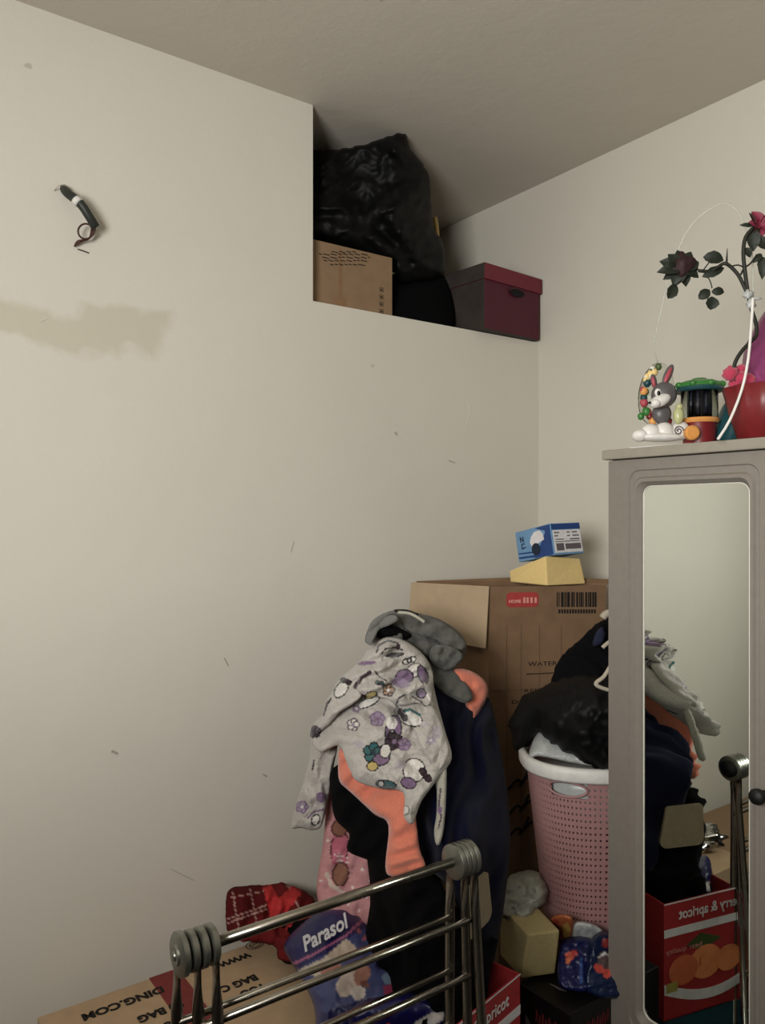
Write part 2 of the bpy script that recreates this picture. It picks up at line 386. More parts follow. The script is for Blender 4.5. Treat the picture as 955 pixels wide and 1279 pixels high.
for y in (WY_0, (WY_0 + WY_1) / 2 - .02, WY_1 - .04): g.box(RX0 - .08, RX0 - .02, y, y + .04, WZ0, WZ1)
struct('window_1', g, M['white'])
t = thing('added_shade_chest', (RX0 + .40, -1.9, 0), 'added dark chest, out of view, blocking window light from the lower room', 'light blocker')  # added out of view to shade the lower room from the window
DW = mat('dark_wood', (62, 44, 34), .5, bump=.1, scale=12, var=.2)
G().box(RX0 + .012, RX0 + .76, -2.72, -1.31, .06, 1.33, bevel=.004).build('cabinet_body', DW, t)
G().box(RX0 + .012, RX0 + .78, -2.74, -1.29, 1.33, 1.36, bevel=.004).build('top_board', DW, t)
for i in range(4):
    for k in range(2):
        y0_ = -2.70 + k * .69; d_ = G().box(RX0 + .76, RX0 + .778, y0_, y0_ + .67, .10 + i * .31, .40 + i * .31, bevel=.003).build('drawer', DW, t)
        G().lathe([(0, .03), (.014, .028), (.016, .02), (.007, .012), (.007, 0)][::-1], (RX0 + .778, y0_ + .335, .25 + i * .31), (1, 0, 0), n=16).build('knob', M['steel'], d_, True)
for x_ in (RX0 + .05, RX0 + .68):
    for y_ in (-2.68, -1.4): G().box(x_, x_ + .05, y_, y_ + .05, 0, .06).build('foot', DW, t)
# bits of flaking plaster and scratches on the left wall
g = G()
def scratch(pts, wd, mm=0):
    q = []
    for x, y in pts:
        u = (x - CX) / F_PX; t = 1.675 / (F.y + R.y * u) - .0008; q.append(P(x, y, t))
    g.tube(q, wd, mm, 6, 3)
scratch([(583, 500), (586, 515), (580, 538)], .0009, 1); scratch([(280, 822), (285, 832)], .0012); scratch([(363, 690), (367, 676)], .0009)
scratch([(139, 938), (146, 941)], .0025); scratch([(493, 540), (495, 543)], .003, 0); scratch([(328, 967), (333, 970)], .0016); scratch([(213, 1085), (222, 1090), (243, 1100)], .0006)
scratch([(50, 402), (58, 398)], .0008, 1); scratch([(560, 575), (568, 578)], .0013, 0)
struct('trim_1', g, [mat('scuff_mark', (192, 184, 168), .9), mat('pale_scratch', (228, 222, 210), .8)])

# ------------------------------------------------------------------ wall cable
def wall_t(px, off): return (1.675 - off) / (F.y + R.y * (px - CX) / F_PX)
def W(px, py, off=0): return P(px, py, wall_t(px, off))
t = thing('cable_stub', W(88, 240), 'cut dark cable with curled brown wires poking out of the wall high up', 'cable')
G().tube([W(80, 236, -.004), W(85, 242, .018), W(100, 254, .035), W(111, 270, .035), W(119, 283, .028)], .0092, 0, 12).build('sheath', mat('grey_cable_sheath', (62, 66, 60), .5), t, True)
d0 = W(94, 249, .032); d1 = W(99, 254, .036)
G().tube([d0, d1], .0099, 0, 12, 0).build('white_band', M['white'], t, True)
g = G(); pts = [W(118, 281, .03)]
for k in range(0, 13): a = -0.6 - 2 * math.pi * k / 12; pts.append(W(107 + 9.5 * math.cos(a), 289 + 9.5 * math.sin(a), .026 - .0008 * k))
pts += [W(112, 297, .014), W(103, 301, .012), W(94, 306, .008)]
g.tube(pts, .0019, 0, 8); g.tube([W(119, 283, .028), W(117, 292, .022), W(108, 299, .015), W(97, 301, .01), W(93, 308, .004)], .0018, 0, 8)
g.build('wire', M['copper'], t, True)
g = G(); g.tube([W(68, 238, .001), W(72, 233, .012), W(78, 231, .014), W(86, 234, .012), W(84, 242, .01)], .0009, 0, 6)
g.tube([W(91, 240, .02), W(100, 244, .034), W(106, 254, .036)], .0012, 0, 6)
g.build('wire', mat('pale_wire', (190, 184, 170), .5), t, True)
G().tube([W(97, 311, .002), W(103, 313, .004), W(111, 316, .001)], .0012, 0, 6).build('wire', M['copper'], t, True)

# ------------------------------------------------------------------ alcove
def label_bars(g, o, xd, yd, rows, cols, cw, rh, seed, fill=.6):
    """tiny illegible print: short dark dashes"""
    rnd = random.Random(seed); nn = xd.cross(yd)
    for r_ in range(rows):
        x = 0
        while x < cols:
            L_ = rnd.uniform(.5, 1.6); q = o + xd * (x * cw) - yd * (r_ * rh)
            g.slab([q, q + xd * cw * L_, q + xd * cw * L_ + yd * rh * .45, q + yd * rh * .45], nn, .0004); x += L_ + .35
t = thing('cardboard_box', (-.68, .12, SH), 'brown taped cardboard box on the high ledge under the black bag', 'cardboard box')
# front face follows the ledge edge: px 388..490
bx1 = -.80 + .004; q = (490 - CX) / F_PX; tt = (1.675 + .03) / (F.y + R.y * q); bx2 = CAM.x + tt * (F.x + R.x * q)
FY = .03; ztop = CAM.z + (HOR - 322) / F_PX * tt
G().box(bx1, bx2, FY, FY + .3, SH, ztop, bevel=.003).build('carton', M['card'], t)
g = G(); zz = lambda px, py: CAM.z + (HOR - py) / F_PX * ((1.675 + FY) / (F.y + R.y * (px - CX) / F_PX)); xx = lambda px: CAM.x + ((1.675 + FY) / (F.y + R.y * (px - CX) / F_PX)) * (F.x + R.x * (px - CX) / F_PX)
for i, (a, b, y) in enumerate([(414, 446, 314), (398, 460, 317), (402, 462, 321), (404, 458, 325), (412, 456, 330)]):
    rnd = random.Random(i); x = a
    while x < b:
        e = min(b, x + rnd.uniform(3, 9)); g.box(xx(x), xx(e), FY - .0006, FY + .001, zz(x, y) - .0012, zz(x, y) + .0012); x = e + 1.5
g.build('printed_lines', M['ink'], t); g = G()
for k in range(4):
    z = zz(477, 362 + k * 9); x = xx(474); s_ = .011
    g.tube([(x, FY - .0005, z - s_ / 2), (x + s_, FY - .0005, z - s_ / 2), (x + s_, FY - .0005, z + s_ / 2), (x, FY - .0005, z + s_ / 2)], .0008, 0, 4, 0, True)
    g.box(x + .003, x + .008, FY - .0006, FY + .001, z - .003, z + .002)
g.build('handling_symbols', M['ink'], t)
g = G(); g.box(xx(418), xx(432), FY - .0008, FY + .001, SH + .001, zz(425, 372)); g.box(xx(423), xx(427), FY - .0006, FY + .001, zz(425, 372), zz(425, 310))
g.build('tape', mat('brown_tape', (158, 122, 84), .3, bump=.05), t)

cloth('garbage_bag', [(380, 296), (384, 240), (386, 190), (404, 188), (425, 186), (455, 180), (480, 172), (503, 166), (508, 170), (513, 186), (527, 205), (536, 222), (538, 255), (541, 285), (552, 300), (556, 325), (552, 345), (530, 352), (500, 352), (492, 330), (470, 322), (430, 306), (400, 296)],
      [(386, 190, 2.10), (386, 290, 2.04), (455, 184, 2.09), (455, 250, 2.10), (505, 168, 2.075), (525, 205, 2.16), (537, 240, 2.25), (550, 330, 2.30), (490, 320, 2.16), (430, 306, 2.08), (505, 250, 2.12)], M['bagblack'], step=3, bulge=.03, w=26, thick=.2, nz=(.022, 44), crease=(.022, 52), folds=((-35, 70, .014),), seed=3, edge=2)
tag(bpy.data.objects['garbage_bag'], 'large black garbage bag with a pointed top stuffed into the high wall recess', 'garbage bag')
o = cloth('black_sack', [(486, 350), (500, 340), (530, 340), (556, 345), (566, 372), (566, 404), (550, 412), (520, 404), (488, 396)], [(490, 350, 2.26), (490, 392, 2.17), (560, 400, 2.27), (555, 350, 2.34)], M['blackcloth'], step=4, bulge=.05, w=25, thick=.08, nz=(.015, 25), seed=5)
tag(o, 'dark cloth bundle on the high ledge between the brown box and the magenta box', 'bundle')
o = G().tube([P(543, 272, 2.46), P(545, 285, 2.45), P(546, 300, 2.44)], .007, 0, 8).build('rolled_paper', M['foam'], None, True)
tag(o, 'yellowish strip standing behind the black bag in the high recess', 'paper')
# magenta storage box, corner towards the camera
c0 = P(605, 345, 2.215); c0.z = 0
d1 = (P(675, 345, 2.375) - P(605, 345, 2.215)); d1.z = 0; d2 = Vector((-d1.y, d1.x, 0)).normalized() * .27
ht = .165
t = thing('storage_box', (c0.x, c0.y, SH), 'magenta lidded storage box with a side handle hole on the high ledge', 'storage box')
O_ = Vector((c0.x, c0.y, SH + .002)); g = G(); g.obox(O_ + d1 * .01 + d2 * .01, d1 * .98, d2 * .98, UP * ht, 0, .002)
ob = g.build('box_body', [M['magenta'], M['magentadark']], t)
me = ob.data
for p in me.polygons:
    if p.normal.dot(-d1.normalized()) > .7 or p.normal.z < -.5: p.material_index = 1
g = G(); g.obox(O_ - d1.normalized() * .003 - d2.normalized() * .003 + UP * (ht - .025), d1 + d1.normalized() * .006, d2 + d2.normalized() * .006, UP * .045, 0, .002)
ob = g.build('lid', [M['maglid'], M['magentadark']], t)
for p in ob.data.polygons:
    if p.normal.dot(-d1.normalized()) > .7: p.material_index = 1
g = G(); n1 = -d2.normalized(); dn = d1.normalized(); cc = O_ + d1 * .55 + UP * (ht - .042) + n1 * .002
g.slab([cc + dn * (.03 * math.cos(a)) + UP * (.012 * math.sin(a) if math.sin(a) < 0 else .009 * math.sin(a)) for a in [2 * math.pi * k / 20 for k in range(20)]], -n1, -.0012)
g.build('handle_hole', M['hole'], t)  # solid dark slab, the shade inside the hole put into its colour
g = G(); g.tube([cc + dn * (.033 * math.cos(a)) + UP * (.012 * math.sin(a)) + n1 * .0015 for a in [math.pi * k / 8 for k in range(0, 9)]], .0022, 0, 6)
g.build('handle_rim', mat('dull_metal', (120, 80, 90), .35, .8), t, True)

# ------------------------------------------------------------------ wardrobe (back on the right wall)
MX = -.547; FX = -.560
WY1 = CAM.y + .971; WY0 = WY1 - .92; WT = 1.608
t = thing('wardrobe', (-.28, (WY0 + WY1) / 2, 0), 'grey wooden wardrobe with a tall mirror in its door', 'wardrobe')
G().box(-.545, -.004, WY0, WY1, .0, WT, bevel=.002).build('carcass', M['wood_grey'], t)
G().box(FX - .012, -.004, WY0 - .01, WY1 + .004, WT, WT + .0185, bevel=.003).build('top_board', mat('grey_top_laminate', (162, 155, 140), .5, bump=.08, scale=60, var=.05), t)
# door: frame with mirror opening
def rrect(y0, y1, z0, z1, r, n=8):
    out = []
    for (cy, cz, a0) in ((y1 - r, z1 - r, 0), (y0 + r, z1 - r, 90), (y0 + r, z0 + r, 180), (y1 - r, z0 + r, 270)):
        for k in range(n + 1):
            a = math.radians(a0 + 90 * k / n); out.append((cy + r * math.cos(a), cz + r * math.sin(a)))
    return out
def ring(g, lo, li, xo, xi, mi=0):
    n = len(lo); v = [Vector((xo, y, z)) for y, z in lo] + [Vector((xi, y, z)) for y, z in li]
    g.add(v, [[k, (k + 1) % n, n + (k + 1) % n, n + k] for k in range(n)], mi)
def door(y0, y1, mirror, par):
    z0, z1 = .09, WT - .002
    d = obj('door', [(-.545, y, z) for y, z in rrect(y0, y1, z0, z1, .003, 2)] , [list(range(12))], M['wood_grey'], par)
    C.objects.unlink(d); bpy.data.objects.remove(d)
    my0, my1, mz0, mz1 = mirror; g = G()
    seq = [(rrect(y0, y1, z0, z1, .003), -.543), (rrect(y0, y1, z0, z1, .003), FX), (rrect(my0 - .024, my1 + .024, mz0 - .026, mz1 + .030, .022), FX),
           (rrect(my0 - .022, my1 + .022, mz0 - .024, mz1 + .028, .021), FX + .003), (rrect(my0 - .016, my1 + .016, mz0 - .017, mz1 + .017, .02), FX + .003),
           (rrect(my0 - .013, my1 + .013, mz0 - .014, mz1 + .014, .02), FX - .001), (rrect(my0 - .008, my1 + .008, mz0 - .008, mz1 + .008, .019), FX - .001),
           (rrect(my0 - .001, my1 + .001, mz0 - .001, mz1 + .001, .017), MX + .0005)]
    for (a, xa), (b, xb) in zip(seq, seq[1:]): ring(g, a, b, xa, xb)
    do = g.build('door', M['wood_grey'], par, autos=True)
    rr = rrect(my0, my1, mz0, mz1, .017, 8)
    G().slab([Vector((MX, y, z)) for y, z in rr], Vector((1, 0, 0)), .0015).build('mirror', M['mirror'], do)
    g = G(); pc = rrect(my0, my1, mz0, mz1, .017, 8)
    g.tube([Vector((MX - .0008, y, z)) for y, z in pc], .0011, 0, 6, 0, True); g.build('mirror_rim', mat('bright_bead', (215, 212, 200), .3), do, True)
    return do
my1 = CAM.y + .898; my0 = CAM.y + .694
d1_ = door(CAM.y + .640, WY1 - .003, (my0, my1, .572, 1.556), t)
y2 = CAM.y + .635; d2_ = door(y2 - .33, y2, (y2 - .26, y2 - .06, .572, 1.556), t)
for yy, dd in ((CAM.y + .662, d1_), (y2 - .02, d2_)):
    G().lathe([(0, .03), (.011, .029), (.013, .024), (.012, .018), (.006, .014), (.006, 0), (.009, -.001)][::-1], (FX, yy, 1.056), (-1, 0, 0), n=20).build('knob', M['darkrub'], dd, True)
G().box(-.53, -.02, WY0, y2 - .335, .0, WT - .01).v  # (closed side, part of carcass)
g = G(); g.box(FX + .012, -.545, WY0, y2 - .335, .09, WT - .002, bevel=.002); g.build('side_panel', M['wood_grey'], t)

TOPZ = WT + .0185
def T(px, py, dep):   # a point above the wardrobe top
    return P(px, py, dep)
# white sheet
g = G(); a = P(788, 556, 1.452); pts = [Vector((p.x, p.y, TOPZ + .0004)) for p in (P(786, 556, 1.455), P(862, 551, 1.365), P(872, 551, 1.52), P(800, 556, 1.60))]
o = g.slab(pts, UP, .0015).build('paper_sheet', M['paper'], None); tag(o, 'white sheet lying on the wardrobe top under the rabbit toy', 'paper sheet')
# rabbit toy
D = 1.455; k_ = D / F_PX
def E(g, px, py, rx, ry, rd=None, dd=0, mi=0, rot=0, n=20, wob=0, seed=0):
    a = math.radians(rot); A = (R * math.cos(a) - UP * math.sin(a), F, R * math.sin(a) + UP * math.cos(a))
    return g.ell(P(px, py, D + dd), rx * k_, (rd if rd is not None else min(rx, ry)) * k_, ry * k_, A, mi, n, wob, seed)
t = thing('rabbit_toy', P(826, 549.5, D), 'grey and white rabbit toy sitting on white clouds before a clear egg of sweets', 'toy')
g = G()
for (x, y, rx, ry) in ((799, 545, 10, 8), (812, 541, 12, 11), (829, 540, 12, 12), (849, 539, 12, 12)): E(g, x, y - 1, rx, ry, 11)
E(g, 824, 546, 32, 6, 14); g.build('cloud_base', M['white'], t, True)
g = G(); E(g, 826, 517, 12, 13, 9); g.build('body', M['rabbit'], t, True)
g = G(); E(g, 829, 493, 15.5, 16, 13, -.012); ob = g.build('head', M['rabbit'], t, True)
g = G(); E(g, 824, 500.5, 14, 7.5, 8, -.027, rot=-24); E(g, 818, 504, 6.5, 5.5, 7, -.032); g.build('muzzle', M['white'], ob, True)
g = G(); E(g, 821.5, 490.5, 4.2, 5.2, 2.5, -.031, rot=-10); g.build('eye', M['white'], ob, True)
g = G(); E(g, 822.3, 491, 2.2, 3, 1.6, -.034); E(g, 811, 503, 1.8, 1.6, 1.6, -.04); g.build('pupil', M['black'], ob, True)
for (x, y, rx, ry, ro) in ((834, 468, 5.2, 14, 24), (816, 476, 4, 9, -12)):
    g = G(); E(g, x, y, rx, ry, 3, -.004, rot=ro); e = g.build('ear', M['rabbit'], t, True)
    g = G(); E(g, x - .3, y + 1, rx * .55, ry * .8, 2.4, -.008, rot=ro); g.build('inner_ear', M['pinkear'], e, True)
g = G(); E(g, 819, 492, 22, 40, 15, .022, rot=9, n=28); g.build('clear_egg', M['clear'], t, True)
sw = [(804, 489, 'yellow', 5), (804, 503, 'pinkear', 5), (807, 514, 'green', 5), (808, 478, 'teal', 5), (816, 465, 'foam', 5), (822, 458, 'greenprint', 4), (815, 526, 'yellow', 5), (826, 526, 'pinkear', 5.5), (834, 526, 'red', 5), (800, 520, 'green', 4), (811, 520, 'red', 4), (812, 470, 'white', 4)]
rn_ = random.Random(3)
for q_ in range(22):
    a_ = math.radians(rn_.uniform(100, 285)); sw.append((819 + 17.5 * math.cos(a_) * rn_.uniform(.72, .98), 492 - 34 * math.sin(a_) * rn_.uniform(.8, 1), rn_.choice(['yellow', 'pinkear', 'green', 'foam', 'white', 'teal', 'greenprint', 'foam']), rn_.uniform(3, 4.5)))
for x, y, mm, r_ in sw:
    g = G(); E(g, x, y, r_, r_ * 1.15, r_, .008, wob=.2, seed=x); g.build('sweet', M[mm], t, True)
g = G(); E(g, 847, 519, 6.5, 11, 6, -.012); E(g, 848, 508, 4.5, 4.5, 4.5, -.012); g.build('egg_charm', mat('cream_green_plastic', (196, 196, 140), .3), t, True)
g = G(); q = P(847, 538, D - .019); g.tube([q + R * .009 * math.cos(a) * s_ + UP * .009 * math.sin(a) * s_ for a, s_ in [(k * .5, 1 - k * .04) for k in range(0, 22)]], .0011, 0, 6); g.build('swirl_mark', M['greyprint'], t, True)
# jar toy
D2 = 1.47; k2 = D2 / F_PX; c = P(873, 640, D2); zb = TOPZ
t = thing('jar_toy', (c.x, c.y, zb), 'toy drum with a green lid, clear barrel and red and yellow base', 'toy')
def jz(py): return CAM.z + (HOR - py) / F_PX * D2
g = G(); g.lathe([(16 * k2, 0), (19 * k2, .002), (20 * k2, jz(531) - zb), (22 * k2, jz(525) - zb)], (c.x, c.y, zb)); g.build('base', M['red'], t, autos=True)
g = G(); g.lathe([(22.5 * k2, 0), (24 * k2, .004), (22.5 * k2, .009)], (c.x, c.y, jz(529))); g.build('ring', M['yellow'], t, autos=True)
g = G(); g.lathe([(9 * k2, 0), (9 * k2, .01), (7 * k2, .013)], P(862, 541, D2 - .034) , (-F), n=20); g.build('wheel', M['yellow'], t, autos=True)
g = G(); g.lathe([(22 * k2, 0), (22 * k2, jz(488) - jz(525)), (21.3 * k2, jz(488) - jz(525)), (21.3 * k2, 0)], (c.x, c.y, jz(525))); g.build('barrel', M['clear'], t, True)
g = G()
for k in range(7): a = k * 2 * math.pi / 7; g.tube([Vector((c.x + .017 * math.cos(a), c.y + .017 * math.sin(a), jz(525))), Vector((c.x + .017 * math.cos(a), c.y + .017 * math.sin(a), jz(488)))], .0055, 0, 8, 0)
g.build('inner_rods', mat('dark_blue_plastic', (20, 26, 52), .4), t, True)
g = G(); g.lathe([(28 * k2, 0), (29.5 * k2, .003), (28.5 * k2, .008), (22 * k2, .009)], (c.x, c.y, jz(490))); g.build('rim', M['teal'], t, autos=True)
g = G(); prof = [(28 * k2, 0), (29 * k2, .004), (27 * k2, .009), (18 * k2, .014), (9 * k2, .017), (8 * k2, .019), (0, .020)]
g.lathe(prof, (c.x, c.y, jz(485.5)))
for k in range(8): a = k * math.pi / 4 + .3; g.ell((c.x + 27 * k2 * math.cos(a), c.y + 27 * k2 * math.sin(a), jz(482)), .007, .007, .006, n=12)
g.build('lid', M['green'], t, autos=True)
# teal and maroon thing behind
D = 1.46
o = cloth('folded_cloth', [(893, 551), (899, 520), (908, 500), (925, 498), (945, 530), (945, 551)], [(895, 548, 1.47), (925, 500, 1.44), (940, 545, 1.40)], M['teal'], step=3, bulge=.012, w=10, thick=.03, nz=(.004, 15), folds=((30, 16, .003),))
tag(o, 'teal cloth heaped on the wardrobe between the toy drum and red pot', 'cloth')
# pot with plush, rose
D3 = 1.30; k3 = D3 / F_PX; pc_ = P(957, 548, D3); zb = TOPZ
t = thing('flower_pot', (pc_.x, pc_.y, zb), 'deep red frilled flower pot with hot pink pompoms on the wardrobe edge', 'flower pot')
g = G(); prof = [(30 * k3, 0), (34 * k3, .003), (44 * k3, .05), (50 * k3, .088), (48 * k3, .089), (42 * k3, .06), (30 * k3, .02), (0, .02)]
g.lathe(prof, (pc_.x, pc_.y, zb), n=40)
vv = g.v
for i, v in enumerate(vv):
    h = v.z - zb; a = math.atan2(v.y - pc_.y, v.x - pc_.x); s_ = 1 + .05 * math.sin(a * 11) * h / .089; v.x = pc_.x + (v.x - pc_.x) * s_; v.y = pc_.y + (v.y - pc_.y) * s_
g.build('pot', M['red'], t, True)
D = D3
for i, (x, y, r_) in enumerate([(912, 467, 9), (923, 473, 10), (917, 479, 7), (934, 476, 9), (944, 484, 9), (932, 487, 7), (955, 478, 10), (968, 484, 10), (925, 462, 7)]):
    k_ = D / F_PX; g = G(); E(g, x, y, r_, r_, r_, -.01 + .004 * (i % 3), wob=.35, seed=i, n=22); g.build('pompom', M['hotpink'], t, True)
o = cloth('gift_bag', [(930, 455), (934, 430), (944, 408), (958, 385), (980, 370), (1000, 400), (1000, 495), (960, 498), (934, 492)], [(930, 490, 1.31), (960, 400, 1.36), (990, 490, 1.28)], M['purplefilm'], step=4, bulge=.03, w=22, thick=.04, nz=(.006, 20), crease=(.006, 24), seed=2)
tag(o, 'magenta see-through film wrap standing up from the red pot', 'gift wrap')
# artificial rose
t = thing('artificial_rose', P(945, 495, 1.30), 'artificial rose spray with dark leaves and one magenta bloom', 'artificial flower')
SD = 1.29
def SP(px, py, dd=0): return P(px, py, SD + dd)
g = G()
g.tube([SP(935, 520), SP(924, 488), SP(917, 470), SP(917, 455), (SP(925, 440)), SP(936, 428), SP(944, 419), SP(944, 405), SP(938, 386), SP(934, 367), SP(930, 339), SP(928, 315), SP(931, 296), SP(941, 284)], .0032, 0, 8)
g.tube([SP(933, 366), SP(929, 358), SP(922, 344), SP(912, 333), SP(904, 329), SP(896, 334, .01), SP(886, 339, .02), SP(872, 338, .02)], .0030, 0, 8)
g.tube([SP(907, 330), SP(907.5, 320), SP(908, 310)], [.0022, .0004], 0, 6)
g.tube([SP(912, 333), SP(921, 331), SP(929, 334)], .0012, 0, 6); g.tube([SP(925, 343), SP(929, 335), SP(937, 329), SP(945, 318)], .0016, 0, 6)
g.tube([SP(880, 342, .02), SP(886, 350, .02), SP(889, 360, .02)], .001, 0, 6); g.tube([SP(862, 342, .02), SP(848, 352, .02), SP(842, 358, .02)], .0009, 0, 6); g.tube([SP(876, 340, .02), SP(885, 328, .02), SP(888, 324, .02)], .001, 0, 6)
g.build('stem', M['stem'], t, True)
def leaf(px, py, L_, W_, ang, dd=0, mm='leaf', cup=.25, name='leaf'):
    """an oval leaf with mid rib and curved blade, real thickness"""
    a = math.radians(ang); ux = R * math.cos(a) - UP * math.sin(a); uy = R * math.sin(a) + UP * math.cos(a); s_ = (SD + dd) / F_PX
    o0 = SP(px, py, dd); n = 9; top = []; v = []; f = []
    tw = random.uniform(-.4, .4); uy = (uy + F * tw).normalized()
    for i in range(n):
        q = i / (n - 1); x = (q - .5) * 2 * L_ * s_; wd = W_ * s_ * (math.sin(math.pi * q ** .85) ** .8 + .03)
        for j in (-1, -.5, 0, .5, 1):
            v.append(o0 + ux * x + uy * wd * j * (1 + .06 * math.sin(i * 2.5)) + F * (-(j * j) * cup * wd + .25 * (x ** 2) / (L_ * s_)))
    m_ = len(v); v += [p + F * .0007 for p in v]
    for i in range(n - 1):
        for j in range(4):
            a_ = i * 5 + j; f.append([a_, a_ + 1, a_ + 6, a_ + 5]); f.append([m_ + a_ + 5, m_ + a_ + 6, m_ + a_ + 1, m_ + a_])
    return obj(name, v, f, M[mm], t, True)
leaf(892, 322, 13, 7.5, 10, .02); leaf(840, 363, 10.5, 7.5, -60, .02); leaf(880, 367, 9, 6.5, -40, .02); leaf(897, 364, 8, 5, 5, .02); leaf(889, 378, 8.5, 8, -85, .02); leaf(892, 339, 15, 6, -22, .015)
leaf(940, 299, 14, 8, 80); leaf(934, 315, 7, 5, 60); leaf(952, 333, 15, 6, 85); leaf(951, 303, 10, 7, 50); leaf(946, 322, 8, 4, 130)
# bloom seen from behind: sepals and dark petals
for i, (ang, L_, W_) in enumerate([(190, 17, 8), (160, 15, 9), (215, 14, 7), (130, 12, 9), (250, 14, 9), (285, 13, 8), (20, 11, 9), (60, 13, 7), (100, 12, 8), (330, 13, 8)]):
    a = math.radians(ang); leaf(851 + 13 * math.cos(a), 334 - 11 * math.sin(a), L_, W_, -ang, .02 + .003 * (i % 3), name='leaf')
g = G(); k_ = SD / F_PX; D = SD + .03
E(g, 852, 333, 17, 15, 14, .0, wob=.5); g.build('bloom', mat('dried_petal', (70, 34, 40), .7), t, True)
D = SD
for i in range(9):
    a = i * 2.399; r_ = 2 + 1.3 * i; leaf(950 + r_ * math.cos(a), 281 + r_ * .8 * math.sin(a), 7 + .6 * i, 6 + .4 * i, math.degrees(a), .01 - .001 * i, 'rose', .6, 'petal')
for (x, y, an) in ((932, 281, 175), (940, 272, 120), (944, 290, 230)): leaf(x, y, 8, 2.6, -an, 0, name='leaf')
# hoop: clear tube that turns into a white wire
hp = [(821, 452), (816, 436), (819, 416), (827.5, 378), (834, 348), (848, 309), (859, 287), (873, 271), (890, 259), (903, 254), (913, 257), (925, 271), (938, 312), (940, 350), (940, 372)]
t = thing('wire_hoop', P(898, 549, 1.33), 'tall thin hoop of clear tubing and white wire arching over the wardrobe', 'wire')
def dt(i, n, a, b): return a + (b - a) * i / (n - 1)
G().tube([P(x, y, dt(i, len(hp), 1.47, 1.285)) for i, (x, y) in enumerate(hp)], .0017, 0, 8).build('clear_tube', M['milky'], t, True)
wp = [(940, 372), (938, 405), (934, 449), (926, 487), (911, 525), (896, 549)]
G().tube([P(x, y, dt(i, len(wp), 1.285 - .03, 1.27)) for i, (x, y) in enumerate(wp)], .0023, 0, 8).build('white_wire', M['white'], t, True)
g = G(); k_ = 1.27 / F_PX; D = 1.272; E(g, 934, 368, 6, 5, 5, 0, wob=.7, n=20); E(g, 938, 379, 5, 7, 4, 0, wob=.7, seed=2); E(g, 944, 373, 7, 2, 2, 0, wob=.5)
g.build('knot', M['clearbag'], t, True)

# ------------------------------------------------------------------ tall carton in the corner
ZT = CAM.z - 88 / F_PX * 1.93
def flat(p, z): return Vector((p.x, p.y, z))
FL = flat(P(610, 733, 1.93), 0); FR = flat(P(757, 733, 1.975), 0); BL = flat(P(520, 728, 2.04), 0); BR = FR + BL - FL
t = thing('tall_carton', flat((FL + BR) / 2, 0), 'tall open brown carton with barcode and dark lettering in the room corner', 'carton')
g = G()
th = .005
cor = [FL, FR, BR, BL]
cin = [c_ + ((FL + BR) / 2 - c_).normalized() * .008 for c_ in cor]
for i in range(4):
    j = (i + 1) % 4; a, b, ai, bi_ = cor[i], cor[j], cin[i], cin[j]
    g.hexa([a, b, bi_, ai, a + UP * ZT, b + UP * ZT, bi_ + UP * ZT, ai + UP * ZT], 0)
g.hexa([*cin, *[c_ + UP * .01 for c_ in cin]], 0)
g.build('carton_body', M['card_dark'], t)
nl = Vector((-(BL - FL).y, (BL - FL).x, 0)).normalized()
if nl.dot(CAM - FL) < 0: nl = -nl
# hanging outer flap on the left face
o1 = FL + UP * (ZT + .002) + nl * .003 + (FL - BL) * .02; fl = (BL - FL); dn_ = -UP * .150 + nl * .02
pts = [o1, o1 + fl * 1.08, o1 + fl * 1.08 + dn_ * .9, o1 + dn_]
G().slab(pts, nl, .004).build('flap', M['card_pale'], t)
# back flap standing, and side flap folded
bl2 = BL + UP * ZT; br2 = BR + UP * ZT
G().slab([FR + UP * ZT, BR + UP * ZT, BR + UP * (ZT + .0) + R * .03 + UP * .012, FR + UP * (ZT + .01) + R * .03], UP, .004).build('flap', M['card_dark'], t)
G().slab([bl2, br2, br2 + UP * .012 + F * .01, bl2 + UP * .004 + F * .01], F, .004).build('flap', M['card_dark'], t)
fd = (FR - FL).normalized(); fn = fd.cross(UP).normalized()
if fn.dot(CAM - FL) < 0: fn = -fn
def CF(px, py, e=.0008):   # a point of the carton's front face seen at px,py
    u = (px - CX) / F_PX; d = F + R * u - UP * ((py - HOR) / F_PX); return CAM + d * ((FL - CAM).dot(fn) / d.dot(fn)) + fn * e
def quad(a, b, c_, d, mi=0, e=.0008, g=None): g.slab([CF(*a, e), CF(*b, e), CF(*c_, e), CF(*d, e)], fn, .0006, mi)
g = G(); rp = []
for (cx_, cy_, a0) in ((667, 744.5, 0), (637, 745, 90), (637, 753.5, 180), (667, 753, 270)):
    for k in range(5):
        a = math.radians(a0 + 90 * k / 4); rp.append(CF(cx_ + 5 * math.cos(a), cy_ - 5 * math.sin(a)))
g.slab(rp, fn, .0006); g.build('logo_panel', mat('logo_red', (186, 52, 46), .7), t)
text('logo_lettering', 'HOME', .011, CF(635, 753, .0018), fd, UP, mat('faded_red_print', (222, 160, 146), .8), t, bold=.0004, width=.031)
g = G()
for x in (653, 657, 662, 667): quad((x, 746), (x + 2.6, 746), (x + 2.6, 753), (x, 753), e=.0016, g=g)
g.build('logo_marks', bpy.data.materials['faded_red_print'], t)
g = G(); rnd = random.Random(4); x = 695
while x < 743:
    w_ = rnd.choice([.8, 1.2, 2.2, 3]); quad((x, 739.5), (x + w_, 739.5), (x + w_, 758), (x, 758), g=g); x += w_ + rnd.choice([.8, 1.2, 2])
x = 697
while x < 742: quad((x, 761), (x + 2.2, 761), (x + 2.2, 766), (x, 766), g=g); x += 3.4
g.build('barcode', M['ink'], t)
k = 1.95 / F_PX
text('lettering', 'WATER', .0155, CF(659, 832), fd, UP, M['ink'], t, width=38 * k)
